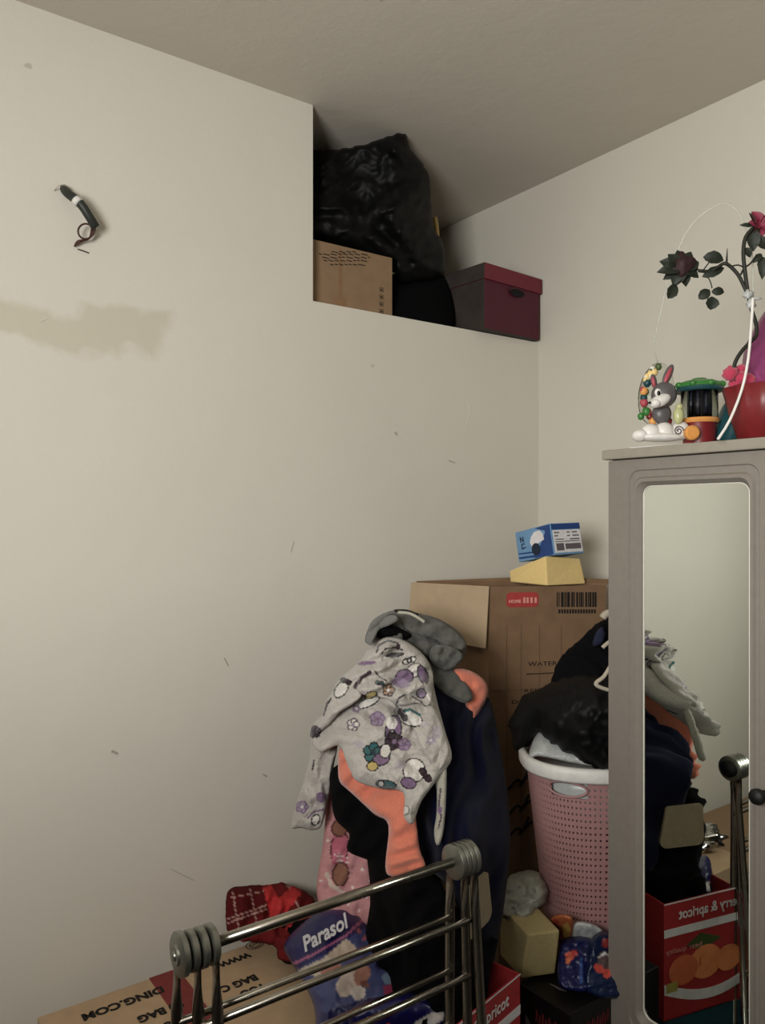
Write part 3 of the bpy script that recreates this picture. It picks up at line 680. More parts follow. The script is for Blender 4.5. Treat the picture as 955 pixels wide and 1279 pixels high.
g = G(); quad((657, 841.5), (700, 839.5), (700, 840.6), (657, 842.6), g=g); g.build('rule', M['ink'], t)
text('lettering', 'REFRESH', .0125, CF(654, 865), fd, UP, M['ink'], t, width=44 * k)
text('lettering', 'DRINKING', .0125, CF(638, 879), fd, UP, M['ink'], t, width=60 * k)
g = G()
for (y) in (968, 1000, 1028):
    g = G(); g.tube([CF(634, y + 18), CF(645, y + 6), CF(652, y + 8), CF(660, y - 8)], .0035, 0, 6); g.build('printed_mark', M['ink'], t); g = G(); g.tube([CF(648, y + 14), CF(656, y + 5), CF(664, y - 2)], .003, 0, 6); g.build('printed_mark', M['ink'], t)
g = G()
for x in (632, 650, 673, 700): quad((x, 780), (x + .7, 780), (x + .7, 1080), (x, 1080), g=g)
quad((612, 863), (655, 861), (655, 861.7), (612, 863.7), g=g)
g.build('crease_lines', mat('board_crease', (130, 102, 72), .9), t)

# foam block + mask box on top
def hexpx(cs): return [P(*c_) for c_ in cs]
zf = ZT + .003
def onz(px, py, z):  # point at height z seen at px,py
    t_ = (CAM.z - z) * F_PX / (py - HOR); return P(px, py, t_)
def fz(p, z): return Vector((p.x, p.y, z))
bN, bR, bL = fz(P(683, 733, 1.93), zf), fz(P(731, 733, 1.985), zf), fz(P(637, 733, 2.04), zf)
tN, tR, tL = P(681, 694.5, 1.925), P(724, 697.5, 1.98), P(636, 713, 2.03)
g = G(); g.hexa([bN, bR, bR + bL - bN, bL, tN, tR, tR + tL - tN, tL], 0, .003)
tag(g.build('foam_block', M['foam']), 'pale yellow foam wedge under the blue box on the tall carton', 'foam block')
m0 = P(692, 694, 1.918); mR_, mL_, mT_ = P(729, 691.5, 1.965), P(648, 703, 2.045), P(690.5, 654, 1.918)
md = mR_ - m0; ml = mL_ - m0; mu = mT_ - m0; up_n = ml.cross(md).normalized(); up_n = up_n if up_n.z > 0 else -up_n
lift = up_n * .0015; m0 = m0 + lift; mu = up_n * mu.length
mw, mlh, mh = md.length, ml.length, mu.length; md.normalize(); ml.normalize(); MU = mu.normalized()
t = thing('mask_box', m0 + (md * mw + ml * mlh) / 2, 'light blue face mask box with a white label tilted on the yellow block', 'box')
g = G(); g.hexa([m0, m0 + md * mw, m0 + md * mw + ml * mlh, m0 + ml * mlh, m0 + mu, m0 + md * mw + mu, m0 + md * mw + ml * mlh + mu, m0 + ml * mlh + mu], 0, .0015)
g.build('carton', M['blue'], t)
nf = md.cross(MU).normalized(); nf = nf if nf.dot(CAM - m0) > 0 else -nf; ns = ml.cross(MU).normalized(); ns = ns if ns.dot(CAM - m0) > 0 else -ns
def MF(u, v, e=.0006): return m0 + md * mw * u + MU * mh * v + nf * e
def MS(u, v, e=.0006): return m0 + ml * mlh * u + MU * mh * v + ns * e
g = G(); g.slab([MF(.02, .8), MF(.98, .8), MF(.98, .98), MF(.02, .98)], nf, .0005); g.slab([MS(0.01, 0.02), MS(.52, .02), MS(.38, .3), MS(.25, .55), MS(.16, .75), MS(.12, .98), MS(.01, .98)], ns, .0004)
g.slab([MS(.12, .8), MS(.3, .9), MS(.42, .97), MS(.12, .98)], ns, .0006)
g.slab([MS(.38, .04), MS(.97, .1), MS(.97, .16), MS(.4, .12)], ns, .0006); g.slab([MS(.42, .18), MS(.97, .25), MS(.97, .29), MS(.42, .24)], ns, .0006)
g.build('blue_print', M['dkblue'], t)
g = G(); g.slab([MF(.04, .06), MF(.97, .06), MF(.97, .78), MF(.04, .78)], nf, .0008)
g.slab([MS(.2, .55), MS(.42, .45), MS(.55, .4), MS(.6, .55), MS(.55, .72), MS(.45, .85), MS(.3, .88), MS(.22, .75)], ns, .0008)
g.build('label', M['paper'], t)
g = G()
for (u0, u1, v0, v1) in ((.1, .35, .13, .36), (.4, .92, .16, .34), (.08, .9, .4, .425), (.08, .25, .68, .72), (.5, .6, .68, .72), (.68, .85, .68, .72), (.08, .2, .58, .62), (.5, .6, .57, .61), (.68, .9, .57, .61), (.1, .38, .47, .5), (.58, .9, .46, .5)):
    g.slab([MF(u0, v0, .0015), MF(u1, v0, .0015), MF(u1, v1, .0015), MF(u0, v1, .0015)], nf, .0005)
g.build('label_print', M['greyprint'], t)
g = G(); g.slab([MS(.45 + .12 * math.cos(a), .3 + .2 * math.sin(a), .0017) for a in [k * math.pi / 7 for k in range(14)]], ns, .0004); g.build('dark_emblem', mat('petrol_print', (34, 58, 84), .6), t)
g = G(); 
for (a, b) in (((.86, .62), (.86, .8)), ((.86, .8), (.78, .62)), ((.78, .62), (.78, .8)), ((.84, .4), (.84, .56)), ((.84, .4), (.74, .44)), ((.76, .56), (.84, .56))):
    g.tube([MS(*a, .0012), MS(*b, .0012)], .0014, 0, 6, 0)
g.build('letter_mark', mat('slate_print', (58, 72, 96), .6), t)

# ------------------------------------------------------------------ clothes heap
OUT = (52, 44, 50); WHT = (214, 210, 202); PUR = (138, 112, 142); PUR2 = (166, 146, 170); TEAL = (60, 116, 118); BRN = (78, 58, 66); YEL = (190, 170, 90); BASE = (188, 182, 174)
def flower(cx, cy, r, c, cc, oc=OUT):
    out = []
    for k in range(5):
        a = k * 2 * math.pi / 5 + cx; out.append(('e', cx + r * math.cos(a), cy + r * math.sin(a), r * .72, r * .72, 0, c, oc))
    return out + [('e', cx, cy, r * .5, r * .5, 0, cc, None)]
def bow(cx, cy, r, ang, c, oc=OUT):
    a = math.radians(ang); return [('e', cx + r * .8 * math.cos(a), cy + r * .8 * math.sin(a), r * .75, r * .5, ang, c, oc), ('e', cx - r * .8 * math.cos(a), cy - r * .8 * math.sin(a), r * .75, r * .5, ang, c, oc), ('e', cx, cy, r * .32, r * .32, 0, c, oc)]
mot = []
mot += [('e', 512, 897, 15, 8.5, 22, WHT, OUT), ('l', [(500, 890), (512, 886), (524, 893)], 3.5, TEAL)] + bow(503, 893, 5, 60, BRN)
mot += [('e', 491, 913, 9, 19, 8, PUR, OUT), ('e', 489, 903, 7, 8, 0, WHT, None), ('e', 489, 922, 5, 9, 10, WHT, OUT)] + flower(492, 926, 6, BRN, PUR)
mot += flower(471, 898, 5, PUR2, PUR, PUR)
mot += flower(466, 940, 7, TEAL, (40, 70, 78)) + [('e', 476, 948, 10, 7, -20, PUR, OUT), ('e', 465, 957, 6, 5, 0, YEL, OUT), ('e', 481, 938, 6, 8, 10, WHT, OUT)]
mot += [('e', 517, 962, 13, 14, -15, WHT, OUT)] + bow(531, 968, 6, 50, BRN) + [('e', 510, 978, 9, 6, 15, PUR, OUT)]
mot += [('e', 482, 980, 12, 4.5, 8, TEAL, OUT), ('e', 476, 979, 3, 3, 0, WHT, OUT)]
mot += [('e', 516, 838, 11, 7, -40, WHT, OUT), ('e', 505, 845, 10, 8, 0, PUR, OUT), ('e', 500, 853, 12, 6, 10, PUR2, None), ('e', 528, 843, 5, 11, -20, PUR, OUT)] + bow(511, 825, 5, -20, WHT)
mot += [('e', 426, 861, 6, 11, 35, WHT, OUT)] + bow(432, 851, 4, 20, BRN) + [('l', [(404, 893), (408, 880), (413, 872)], 2.5, OUT)]
mot += [('e', 458, 828, 12, 2.6, -5, PUR, None), ('l', [(443, 858), (452, 846), (462, 840)], 5, BRN), ('e', 460, 877, 14, 4.5, -25, WHT, OUT), ('e', 463, 868, 7, 3, -20, YEL, OUT)]
mot += [('l', [(470, 815), (473, 806), (484, 800), (497, 803)], 2.2, OUT), ('l', [(476, 817), (482, 810), (494, 809), (503, 812)], 1.8, OUT), ('e', 493, 818, 12, 3.2, -6, (70, 66, 66), None)]
mot += [('l', [(468, 838), (474, 846), (482, 850)], 1.6, OUT)] + bow(474, 853, 3, 10, TEAL) + [('l', [(530, 854), (533, 868), (540, 880)], 3, WHT), ('e', 526, 866, 5, 5, 0, PUR2, OUT), ('l', [(505, 868), (498, 872), (494, 880)], 1.8, OUT), ('l', [(515, 870), (525, 876), (531, 882)], 1.5, OUT)]
mot += flower(505, 930, 4, PUR2, PUR, PUR) + flower(441, 905, 4, WHT, PUR2, (120, 108, 118)) + [('e', 545, 915, 6, 9, 15, (176, 168, 172), None), ('e', 448, 930, 8, 5, 20, (178, 170, 172), None), ('e', 500, 955, 7, 6, 0, (180, 172, 176), None), ('e', 530, 905, 6, 4, 0, (182, 176, 178), None)] + flower(538, 925, 3.5, (170, 160, 172), WHT, None) + flower(485, 862, 4, (184, 150, 120), WHT) + flower(445, 885, 3.4, (150, 134, 150), WHT, None)
mot += flower(393, 914, 4, BRN, OUT) + [('e', 505, 1012, 5, 5, 0, WHT, (120, 130, 120)), ('e', 497, 808, 3, 4, 0, BRN, None)] + [('e', 530, 940, 10, 5, 0, (176, 170, 162), None)]
mot += flower(377, 1008, 4, PUR2, WHT, PUR) + [('l', [(384, 1022), (392, 1014), (404, 1011)], 2.4, PUR)] + flower(401, 996, 3, PUR, PUR, PUR) + [('e', 394, 1024, 4, 6, 20, WHT, OUT), ('l', [(392, 950), (390, 962)], 2, OUT)]
# heap core
o = cloth('black_trousers', [(455, 1040), (480, 1062), (500, 1084), (525, 1092), (548, 1104), (566, 1135), (592, 1172), (606, 1186), (621, 1176), (606, 1279), (598, 1700), (450, 1700), (440, 1279), (462, 1130)],
          [(450, 1040, 1.56), (540, 1010, 1.44), (625, 1080, 1.56), (470, 1130, 1.50), (512, 1110, 1.385), (585, 1110, 1.38), (470, 1279, 1.46), (530, 1290, 1.33), (600, 1279, 1.40), (470, 1690, 1.40), (595, 1690, 1.38), (540, 1690, 1.34)], M['blackcloth'], step=6, bulge=.03, w=30, thick=.12, folds=((5, 38, .010), (-8, 17, .004)), nz=(.012, 40), seed=11)
tag(o, 'black trousers hanging down under the navy garment to the floor', 'clothes', 'clothes heap')
del o['group']
nj = cloth('navy_jacket', [(520, 850), (545, 838), (568, 858), (588, 882), (606, 872), (614, 880), (625, 935), (635, 1005), (637, 1058), (630, 1125), (622, 1175), (606, 1238), (588, 1180), (560, 1110), (528, 1080), (518, 1030), (512, 960)],
           [(530, 850, 1.60), (605, 880, 1.63), (532, 950, 1.47), (632, 1000, 1.58), (525, 1075, 1.45), (572, 1040, 1.385), (562, 1095, 1.395), (606, 1040, 1.45), (604, 1130, 1.47), (628, 1125, 1.52), (606, 1230, 1.46)], M['navy'], step=4.5, bulge=.035, w=26, thick=.13, folds=((6, 48, .024), (14, 24, .008)), nz=(.008, 60), seed=12)
tag(nj, 'navy blue jacket hanging at the right side of the clothes heap', 'jacket')
L0 = P(580, 1130, 1.325); bd = Vector((.1013, .0403, 0)); bz0, bz1 = P(602, 1160, 1.38).z, P(602, 1096, 1.38).z; bh = bz1 - bz0
bo = fz(L0, bz0); bn = Vector((-bd.y, bd.x, 0)).normalized(); pts = []
for (cx_, cy_, a0) in ((.016, .016, 180), (bd.length - .016, .016, 270), (bd.length - .022, bh - .008, 0), (.010, bh - .008, 90)):
    r_ = .016 if cy_ < .02 else .008
    for k in range(5):
        a = math.radians(a0 + 90 * k / 4); pts.append(bo + bd.normalized() * (cx_ + r_ * math.cos(a)) + UP * (cy_ + r_ * math.sin(a)))
o = G().slab(pts, bn, .006).build('beige_board', M['beige'])
tag(o, 'beige board with rounded corners hanging below the navy jacket behind the steel rack', 'board')
o = cloth('pink_blanket', [(405, 975), (420, 968), (450, 1000), (470, 1040), (468, 1080), (467, 1149), (462, 1200), (425, 1190), (405, 1150), (395, 1112), (402, 1062), (406, 1020)],
          [(405, 980, 1.62), (465, 1050, 1.58), (398, 1110, 1.62), (465, 1150, 1.57), (430, 1190, 1.58)], M['printcloth'], step=2.2, bulge=.02, w=14, thick=.05, folds=((10, 26, .006),), nz=(.008, 30), seed=13,
          color=paint((208, 152, 152), [('e', 424, 1058, 10, 20, 8, (196, 110, 130), (96, 60, 60)), ('e', 424, 1034, 9, 10, 0, (150, 104, 84), (96, 60, 60)), ('p', [(416, 1060), (430, 1062), (436, 1082), (414, 1080)], (205, 120, 140)), ('l', [(417, 1068), (434, 1071)], 1.4, (230, 210, 205)), ('l', [(416, 1074), (435, 1077)], 1.4, (230, 210, 205)), ('l', [(424, 1064), (423, 1082)], 1.4, (230, 210, 205)), ('e', 425, 1092, 9, 14, 5, (158, 112, 92), (96, 60, 60)), ('l', [(408, 1092), (414, 1106), (430, 1116)], 5, (215, 195, 180)),
                 ] + [('e', x, y, 1.8, 1.8, 0, (232, 214, 208), None) for x, y in ((447, 1050), (452, 1086), (458, 1120), (440, 1108), (409, 1050), (462, 1100), (448, 1138), (400, 1100), (435, 1130), (460, 1070), (415, 1130))]))
tag(o, 'pink printed blanket with white dots hanging by the wall under the heap', 'blanket')
o = cloth('black_shirt', [(412, 966), (425, 958), (460, 985), (500, 1015), (505, 1060), (490, 1090), (467, 1077), (434, 1063), (436, 1042), (418, 1022), (413, 990)], [(415, 970, 1.53), (490, 1030, 1.46), (440, 1060, 1.52), (485, 1085, 1.48)], M['blackcloth'], step=4, bulge=.022, w=16, thick=.05, folds=((30, 22, .007),), nz=(.008, 30), seed=14)
tag(o, 'black top crumpled between the orange garment and the pink blanket', 'clothes')
o = cloth('orange_fleece', [(424, 935), (445, 940), (500, 955), (514, 985), (519, 1020), (524, 1060), (531, 1083), (512, 1090), (489, 1095), (481, 1082), (485, 1031), (468, 1018), (450, 1001), (436, 988), (424, 976), (422, 955)],
          [(424, 945, 1.47), (450, 990, 1.44), (505, 985, 1.38), (490, 1030, 1.375), (525, 1080, 1.345), (485, 1085, 1.36)], M['orange'], step=3.5, bulge=.018, w=12, thick=.03, folds=((55, 30, .010),), nz=(.008, 30), seed=15)
tag(o, 'orange fleece garment showing below the white printed hoodie', 'clothes')
o = cloth('orange_sleeve', [(566, 840), (575, 835), (590, 839), (603, 848), (609, 860), (606, 876), (598, 890), (590, 902), (584, 889), (578, 870)], [(570, 838, 1.60), (606, 860, 1.62), (590, 900, 1.585)], M['orange'], step=2.5, bulge=.02, w=9, thick=.03, folds=((60, 18, .003),), nz=(.004, 14), seed=16)
tag(o, 'orange sleeve poking out at the right shoulder of the heap by the carton', 'clothes')
g_ = thing('grey_hoodie', P(520, 870, 1.7), 'grey jersey hoodie bundled on top of the clothes heap', 'hoodie')
cloth('hood', [(456, 802), (459, 786), (466, 774), (482, 765), (500, 761), (522, 766), (548, 773), (570, 787), (582, 803), (580, 818), (572, 829), (556, 834), (538, 832), (518, 822), (490, 812), (470, 808)],
      [(460, 795, 1.70), (500, 763, 1.74), (578, 805, 1.70), (520, 815, 1.62), (470, 806, 1.66)], M['grey'], g_, step=3, bulge=.05, w=24, thick=.10, folds=((70, 22, .016), (25, 34, .012)), nz=(.03, 17), seed=17)
cloth('sleeve', [(536, 822), (560, 830), (575, 846), (588, 862), (590, 873), (580, 878), (568, 873), (548, 862), (532, 845), (528, 830)], [(540, 828, 1.60), (588, 868, 1.56), (548, 858, 1.555)], M['grey'], g_, step=3, bulge=.025, w=13, thick=.05, folds=((45, 18, .007),), nz=(.014, 15), seed=18)
cloth('hood', [(502, 767), (525, 767), (548, 774), (568, 787), (582, 802), (578, 812), (560, 808), (540, 797), (520, 792), (506, 784)], [(505, 770, 1.665), (580, 804, 1.635), (520, 790, 1.60)], M['grey'], g_, step=2.5, bulge=.03, w=11, thick=.03, folds=((60, 26, .010),), nz=(.02, 14), seed=61)
cloth('hood', [(457, 800), (461, 784), (474, 771), (492, 767), (497, 774), (486, 781), (474, 786), (468, 797), (463, 806)], [(460, 795, 1.63), (492, 770, 1.63), (470, 790, 1.60)], M['grey'], g_, step=2.5, bulge=.022, w=7, thick=.02, nz=(.012, 12), seed=62)
cloth('hood_shade', [(470, 792), (476, 783), (488, 781), (500, 785), (512, 793), (505, 799), (488, 795), (476, 798)], [(480, 790, 1.615)], M['blackcloth'], g_, step=2.5, bulge=.004, w=5, thick=.02, nz=(.004, 12), seed=63)  # black piece put in as the shade inside the hood
cloth('hood', [(540, 808), (556, 806), (572, 812), (578, 822), (570, 832), (556, 838), (544, 834), (536, 822)], [(560, 820, 1.57)], M['grey'], g_, step=2.5, bulge=.02, w=9, thick=.03, nz=(.018, 12), folds=((30, 14, .008),), seed=64)
G().tube([P(497, 765, 1.64), P(510, 766, 1.632), P(521, 771, 1.62), P(530, 777, 1.61)], .0035, 0, 6).build('drawstring', mat('woven_label', (180, 176, 160), .9), g_, True)
G().tube([P(493, 763, 1.66), P(508, 763, 1.65), P(522, 768, 1.64)], .003, 0, 6).build('neck_trim', M['black'], g_, True)
kt = thing('printed_hoodie', P(490, 1040, 1.4), 'pale fleece hoodie with purple and teal print hanging over the clothes heap', 'hoodie')
cloth('hoodie_body', [(487, 796), (472, 800), (460, 810), (452, 823), (437, 837), (422, 850), (412, 870), (404, 891), (390, 906), (388, 918), (392, 932), (402, 940), (418, 932), (426, 934), (431, 948), (437, 962), (446, 976), (474, 985), (503, 990), (504, 1018), (510, 1028), (516, 1028), (521, 1014), (528, 998), (548, 971), (564, 947), (556, 914), (547, 881), (541, 854), (539, 836), (522, 818), (508, 803)],
      [(487, 797, 1.60), (440, 837, 1.55), (392, 915, 1.55), (430, 945, 1.42), (470, 985, 1.36), (512, 1026, 1.30), (562, 947, 1.38), (541, 850, 1.53), (490, 880, 1.47), (490, 850, 1.50)], M['fleece'], kt, step=1.35, bulge=.035, w=22, thick=.05, folds=((35, 60, .012), (110, 34, .007)), nz=(.014, 30), seed=19, color=paint(BASE, mot))
cloth('hood_fold', [(462, 812), (475, 800), (495, 797), (515, 806), (532, 822), (540, 840), (541, 858), (536, 880), (520, 878), (500, 882), (480, 872), (462, 870), (446, 862), (450, 840)],
      [(465, 815, 1.52), (500, 800, 1.55), (538, 850, 1.47), (500, 880, 1.40), (450, 860, 1.445)], M['fleece'], kt, step=1.35, bulge=.03, w=14, thick=.03, folds=((75, 28, .018), (20, 34, .012)), nz=(.016, 20), seed=29, color=paint(BASE, mot))
cloth('sleeve', [(388, 912), (404, 905), (421, 925), (417, 955), (411, 991), (402, 1030), (390, 1037), (376, 1034), (364, 1034), (367, 1015), (376, 985), (384, 958), (388, 935)],
      [(395, 912, 1.555), (415, 935, 1.55), (367, 1030, 1.62), (400, 1032, 1.58)], M['fleece'], kt, step=1.35, bulge=.028, w=13, thick=.035, folds=((15, 26, .010),), nz=(.012, 20), seed=20, color=paint(BASE, mot))
cloth('shoulder_fold', [(403, 895), (406, 878), (414, 866), (428, 848), (442, 836), (452, 832), (456, 842), (446, 856), (452, 868), (440, 880), (424, 890), (410, 906), (394, 916)], [(404, 892, 1.50), (450, 836, 1.50), (446, 872, 1.445), (398, 912, 1.505)], M['fleece'], kt, step=1.35, bulge=.022, w=10, thick=.02, folds=((60, 18, .008),), nz=(.010, 14), seed=24, color=paint(BASE, mot))
cloth('front_fold', [(500, 884), (520, 878), (538, 880), (548, 896), (556, 918), (561, 944), (548, 962), (536, 950), (524, 930), (514, 905)], [(505, 885, 1.405), (545, 890, 1.42), (558, 940, 1.365), (540, 955, 1.345)], M['fleece'], kt, step=1.35, bulge=.014, w=12, thick=.02, folds=((15, 24, .008),), nz=(.008, 18), seed=25, color=paint(BASE, mot))
cloth('hood_tie', [(541, 968), (549, 958), (557, 952), (557, 995), (554, 1035), (550, 1052), (546, 1056), (543, 1050), (542, 1036), (545, 1015), (545, 985)], [(545, 965, 1.36), (556, 960, 1.36), (548, 1010, 1.34), (548, 1052, 1.325)], M['fleece'], kt, step=1.6, bulge=.008, w=5, thick=.01, nz=(.002, 12), seed=21,
      color=paint((176, 172, 158), [('l', [(550, 985), (548, 1005), (551, 1020), (547, 1035)], 2.2, (96, 84, 90)), ('e', 549, 1012, 3, 5, 0, PUR, None)]))

# ------------------------------------------------------------------ basket and what is in and around it
bc = P(744, 960, 1.715); ZB0, ZB1 = .625, .972
bcx = flat(bc, 0)
def fz_(p, z): return Vector((p.x, p.y, z))
tb = thing('laundry_basket', flat(bc, ZB0), 'pink perforated laundry basket with a white rim beside the wardrobe', 'laundry basket')
NA, NZ = 96, 26
def bas(a, h, off=0):   # a angle, h 0..1
    rx = .112 + .040 * h + off; ry = .092 + .030 * h + off
    ca, sa = math.cos(a), math.sin(a); e = .82
    x = rx * math.copysign(abs(ca) ** e, ca); y = ry * math.copysign(abs(sa) ** e, sa)
    return bcx + R * x + F * y + UP * (ZB0 + (ZB1 - ZB0) * h)
v = []; f = []
for j in range(NZ + 1):
    for i in range(NA): v.append(bas(2 * math.pi * i / NA, j / NZ))
def skip(i, j):
    a = (i + .5) / NA * 2 * math.pi; h = (j + .5) / NZ
    da = (math.degrees(a) - 237 + 180) % 360 - 180
    return abs(da) < 17 and .855 < h < .945
for j in range(NZ):
    for i in range(NA):
        if skip(i, j): continue
        a_, b_, c_, d_ = j * NA + i, j * NA + (i + 1) % NA, (j + 1) * NA + (i + 1) % NA, (j + 1) * NA + i
        if 2 <= j < NZ - 2:   # a small rounded hole in the middle of each cell
            q = [v[a_], v[b_], v[c_], v[d_]]; c0_ = sum(q, Vector()) / 4; n0 = len(v)
            sh = .25 if j % 2 else -.25
            for p_ in q: v.append(c0_ + (p_ - c0_) * .36)
            for k in range(4): f.append([[a_, b_, c_, d_][k], [a_, b_, c_, d_][(k + 1) % 4], n0 + (k + 1) % 4, n0 + k])
        else: f.append([a_, b_, c_, d_])
n0 = len(v); v.append(bcx + UP * ZB0)
for i in range(NA): f.append([(i + 1) % NA, i, n0])
ob = obj('basket_wall', v, f, M['pinkplastic'], tb)
sm = ob.modifiers.new('s', 'SOLIDIFY'); sm.thickness = .0025; sm.offset = -1
g = G()
rp = [bas(2 * math.pi * k / 72, 1.0, .003) for k in range(72)]
bandp = [(.0, -.016), (.008, -.017), (.011, -.012), (.012, .006), (.009, .012), (.002, .014), (-.004, .011), (-.004, -.010)]
v_ = []; f_ = []; cc_ = bcx + UP * ZB1; nb_ = len(bandp)
for p_ in rp:
    dd_ = (p_ - cc_); dd_.z = 0; dd_.normalize(); v_ += [p_ + dd_ * a_ + UP * b_ for a_, b_ in bandp]
for i in range(72):
    for k in range(nb_): f_.append([i * nb_ + k, i * nb_ + (k + 1) % nb_, ((i + 1) % 72) * nb_ + (k + 1) % nb_, ((i + 1) % 72) * nb_ + k])
g.add(v_, f_)
g.build('rim', M['white'], tb, True)
g = G(); hpts = []
for k in range(24):
    tt_ = 2 * math.pi * k / 24; hpts.append(bas(math.radians(237 + 18 * math.cos(tt_)), .9 + .045 * math.sin(tt_), .002))
g.tube(hpts, .0025, 0, 8, 2, True); g.build('handle', M['pinkplastic'], tb, True)
# liner
o = cloth('bag_liner', [(660, 946), (666, 925), (674, 914), (690, 922), (720, 938), (748, 952), (738, 957), (700, 950), (674, 945)], [(662, 945, 1.68), (680, 918, 1.72), (740, 965, 1.60), (700, 960, 1.62)], M['clearbag'], step=3, bulge=.012, w=10, thick=.03, nz=(.008, 16), crease=(.006, 18), seed=31)
tag(o, 'milky plastic bag bulging over the basket rim', 'plastic bag')
gl = G(); gl.lathe([(.128, -.12), (.134, -.08), (.138, -.045), (.139, -.022)], fz_(bcx, ZB1), (0, 0, 1), n=48, sy=.81); gl.build('bag_lining', M['clearbag'], o, True)
o = cloth('black_bag', [(640, 925), (636, 905), (645, 890), (655, 872), (672, 862), (700, 850), (740, 845), (790, 850), (800, 900), (795, 962), (762, 966), (745, 962), (715, 945), (690, 930), (672, 915), (660, 932), (650, 942)],
      [(645, 920, 1.78), (660, 875, 1.76), (720, 860, 1.70), (780, 860, 1.66), (720, 930, 1.62), (770, 955, 1.62)], mat('black_bin_liner', (19, 20, 21), .6, bump=.3, scale=26, var=.1, spec=.25), step=4, bulge=.05, w=36, thick=.09, nz=(.016, 28), crease=(.016, 34), seed=33, edge=6)
tag(o, 'black bag slumped on top of the pink laundry basket', 'bag')
o = cloth('black_coat', [(690, 858), (694, 835), (710, 812), (728, 795), (748, 778), (765, 768), (790, 768), (800, 860), (760, 880), (715, 875)], [(692, 855, 1.80), (760, 775, 1.82), (730, 860, 1.74), (790, 860, 1.74)], mat('black_wool', (19, 20, 27), .95, bump=.35, scale=150, spec=.15), step=4, bulge=.04, w=26, thick=.06, folds=((120, 28, .009),), nz=(.01, 26), seed=34, edge=3)
tag(o, 'black coat piled above the black bag next to the wardrobe', 'coat')
o = cloth('blue_cloth', [(740, 806), (744, 790), (752, 783), (756, 795), (750, 806)], [(745, 800, 1.735)], mat('slate_blue_cloth', (40, 48, 80), .9), step=2.5, bulge=.008, w=5, thick=.01, nz=(.003, 10), seed=35)
tag(o, 'small slate blue cloth tucked at the top of the black coat', 'cloth')
t = thing('beige_handbag_strap', P(755, 862, 1.66), 'beige looped bag straps sticking out between black coat and wardrobe', 'strap')
g = G(); g.tube([P(775, 826, 1.60), P(764, 830, 1.60), (P(754, 845, 1.60)), P(745, 852, 1.60), P(745, 856, 1.598), P(757, 861, 1.598), P(775, 864, 1.60)], .0042, 0, 8); g.build('strap_loop', M['strap'], t, True)
g = G(); g.tube([P(752, 809, 1.70), P(762, 801, 1.70), P(775, 797, 1.70)], .0045, 0, 8); g.build('strap_end', M['strap'], t, True); g = G(); g.tube([P(752, 772, 1.79), P(758, 766, 1.79), P(772, 764, 1.79)], .009, 0, 8); g.build('strap_end', M['strap'], t, True)

# carton under basket (its top carries the basket and the bags)
BZ = ZB0 - .002
nA = flat(P(628, 1100, 1.66), 0); 
g = G(); A0 = flat(P(622, 1100, 1.72), 0); A1 = flat(P(752, 1100, 1.60), 0); 
A1 = Vector((-.585 + .0, WY1 + .02, 0)); A1 = flat(P(745, 1100, 1.585), 0)
A2 = A1 + F * .27; A3 = A0 + F * .14
o = g.hexa([A0, A1, A2, A3, *[p + UP * BZ for p in (A0, A1, A2, A3)]], 0, .003).build('low_carton', M['card_dark'])
tag(o, 'brown carton on the floor carrying the laundry basket', 'carton')
# white crumpled bag
o = cloth('white_bag', [(624, 1135), (628, 1108), (640, 1094), (660, 1088), (676, 1092), (683, 1106), (684, 1122), (672, 1138), (655, 1152), (630, 1150)], [(628, 1120, 1.66), (680, 1110, 1.66), (655, 1140, 1.62)], mat('white_polythene', (160, 160, 148), .4, bump=.2, scale=30), step=3, bulge=.03, w=16, thick=.03, nz=(.016, 16), crease=(.016, 18), seed=41, edge=3)
tag(o, 'white crumpled plastic bag at the foot of the tall carton', 'plastic bag')
# black box with yellow block
KZ = .592
K = [P(600, 1250, 1.46), P(742, 1250, 1.38), P(770, 1250, 1.5), P(652, 1250, 1.56)]
k0 = P(655, 1262, 1.43); 
def on(px, py, z):
    return flat(P(px, py, (CAM.z - z) * F_PX / (py - HOR)), z)
ka, kb = on(647, 1228, KZ), on(712, 1268, KZ)
kc = on(766, 1236, KZ)
kd = ka + (kc - kb)
t = thing('black_box', flat((ka + kc) / 2, 0), 'black cardboard box with red lettering between fruit box and wardrobe', 'box')
G().hexa([*[flat(p, 0) for p in (ka, kb, kc, kd)], ka, kb, kc, kd], 0, .002).build('carton', M['blackcard'], t)
e1 = (kb - ka); e2 = (kc - kb); 
nK = e1.cross(UP).normalized(); nK = nK if nK.dot(CAM - ka) > 0 else -nK; nK2 = e2.cross(UP).normalized(); nK2 = nK2 if nK2.dot(CAM - kb) > 0 else -nK2
for (p0, e_, n_) in ((ka, e1, nK), (kb, e2, nK2)):
    g = G()
    for i in range(9):
        q0 = p0 + e_ * (.35 + .06 * i) + n_ * .0006 - UP * (.05 + .006 * (i % 2)); g.slab([q0, q0 + e_ * .035, q0 + e_ * .045 + UP * .018, q0 + e_ * .01 + UP * .022], n_, .0005)
    g.build('red_print', M['inkred'], t)
g = G(); q0 = ka + e1 * .15 + nK * .0006 - UP * .05; g.slab([q0, q0 + e1 * .25 - UP * .03, q0 + e1 * .25 - UP * .06, q0 - UP * .03], nK, .0005); g.build('grey_print', M['greyprint'], t); g = G(); q0 = ka + (kc - kb) * .35 + e1 * .3 + UP * .0006
g.slab([q0, q0 + e1 * .2, q0 + e1 * .3 + e2 * .05, q0 + e1 * .12 + e2 * .04], UP, .0005); g.build('grey_print', M['greyprint'], t); g = G(); q0 = kb + e2 * .3 + nK2 * .0006 - UP * .075
g.slab([q0, q0 + e2 * .45, q0 + e2 * .45 - UP * .02, q0 - UP * .02], nK2, .0005)
g.build('grey_print', M['greyprint'], t)
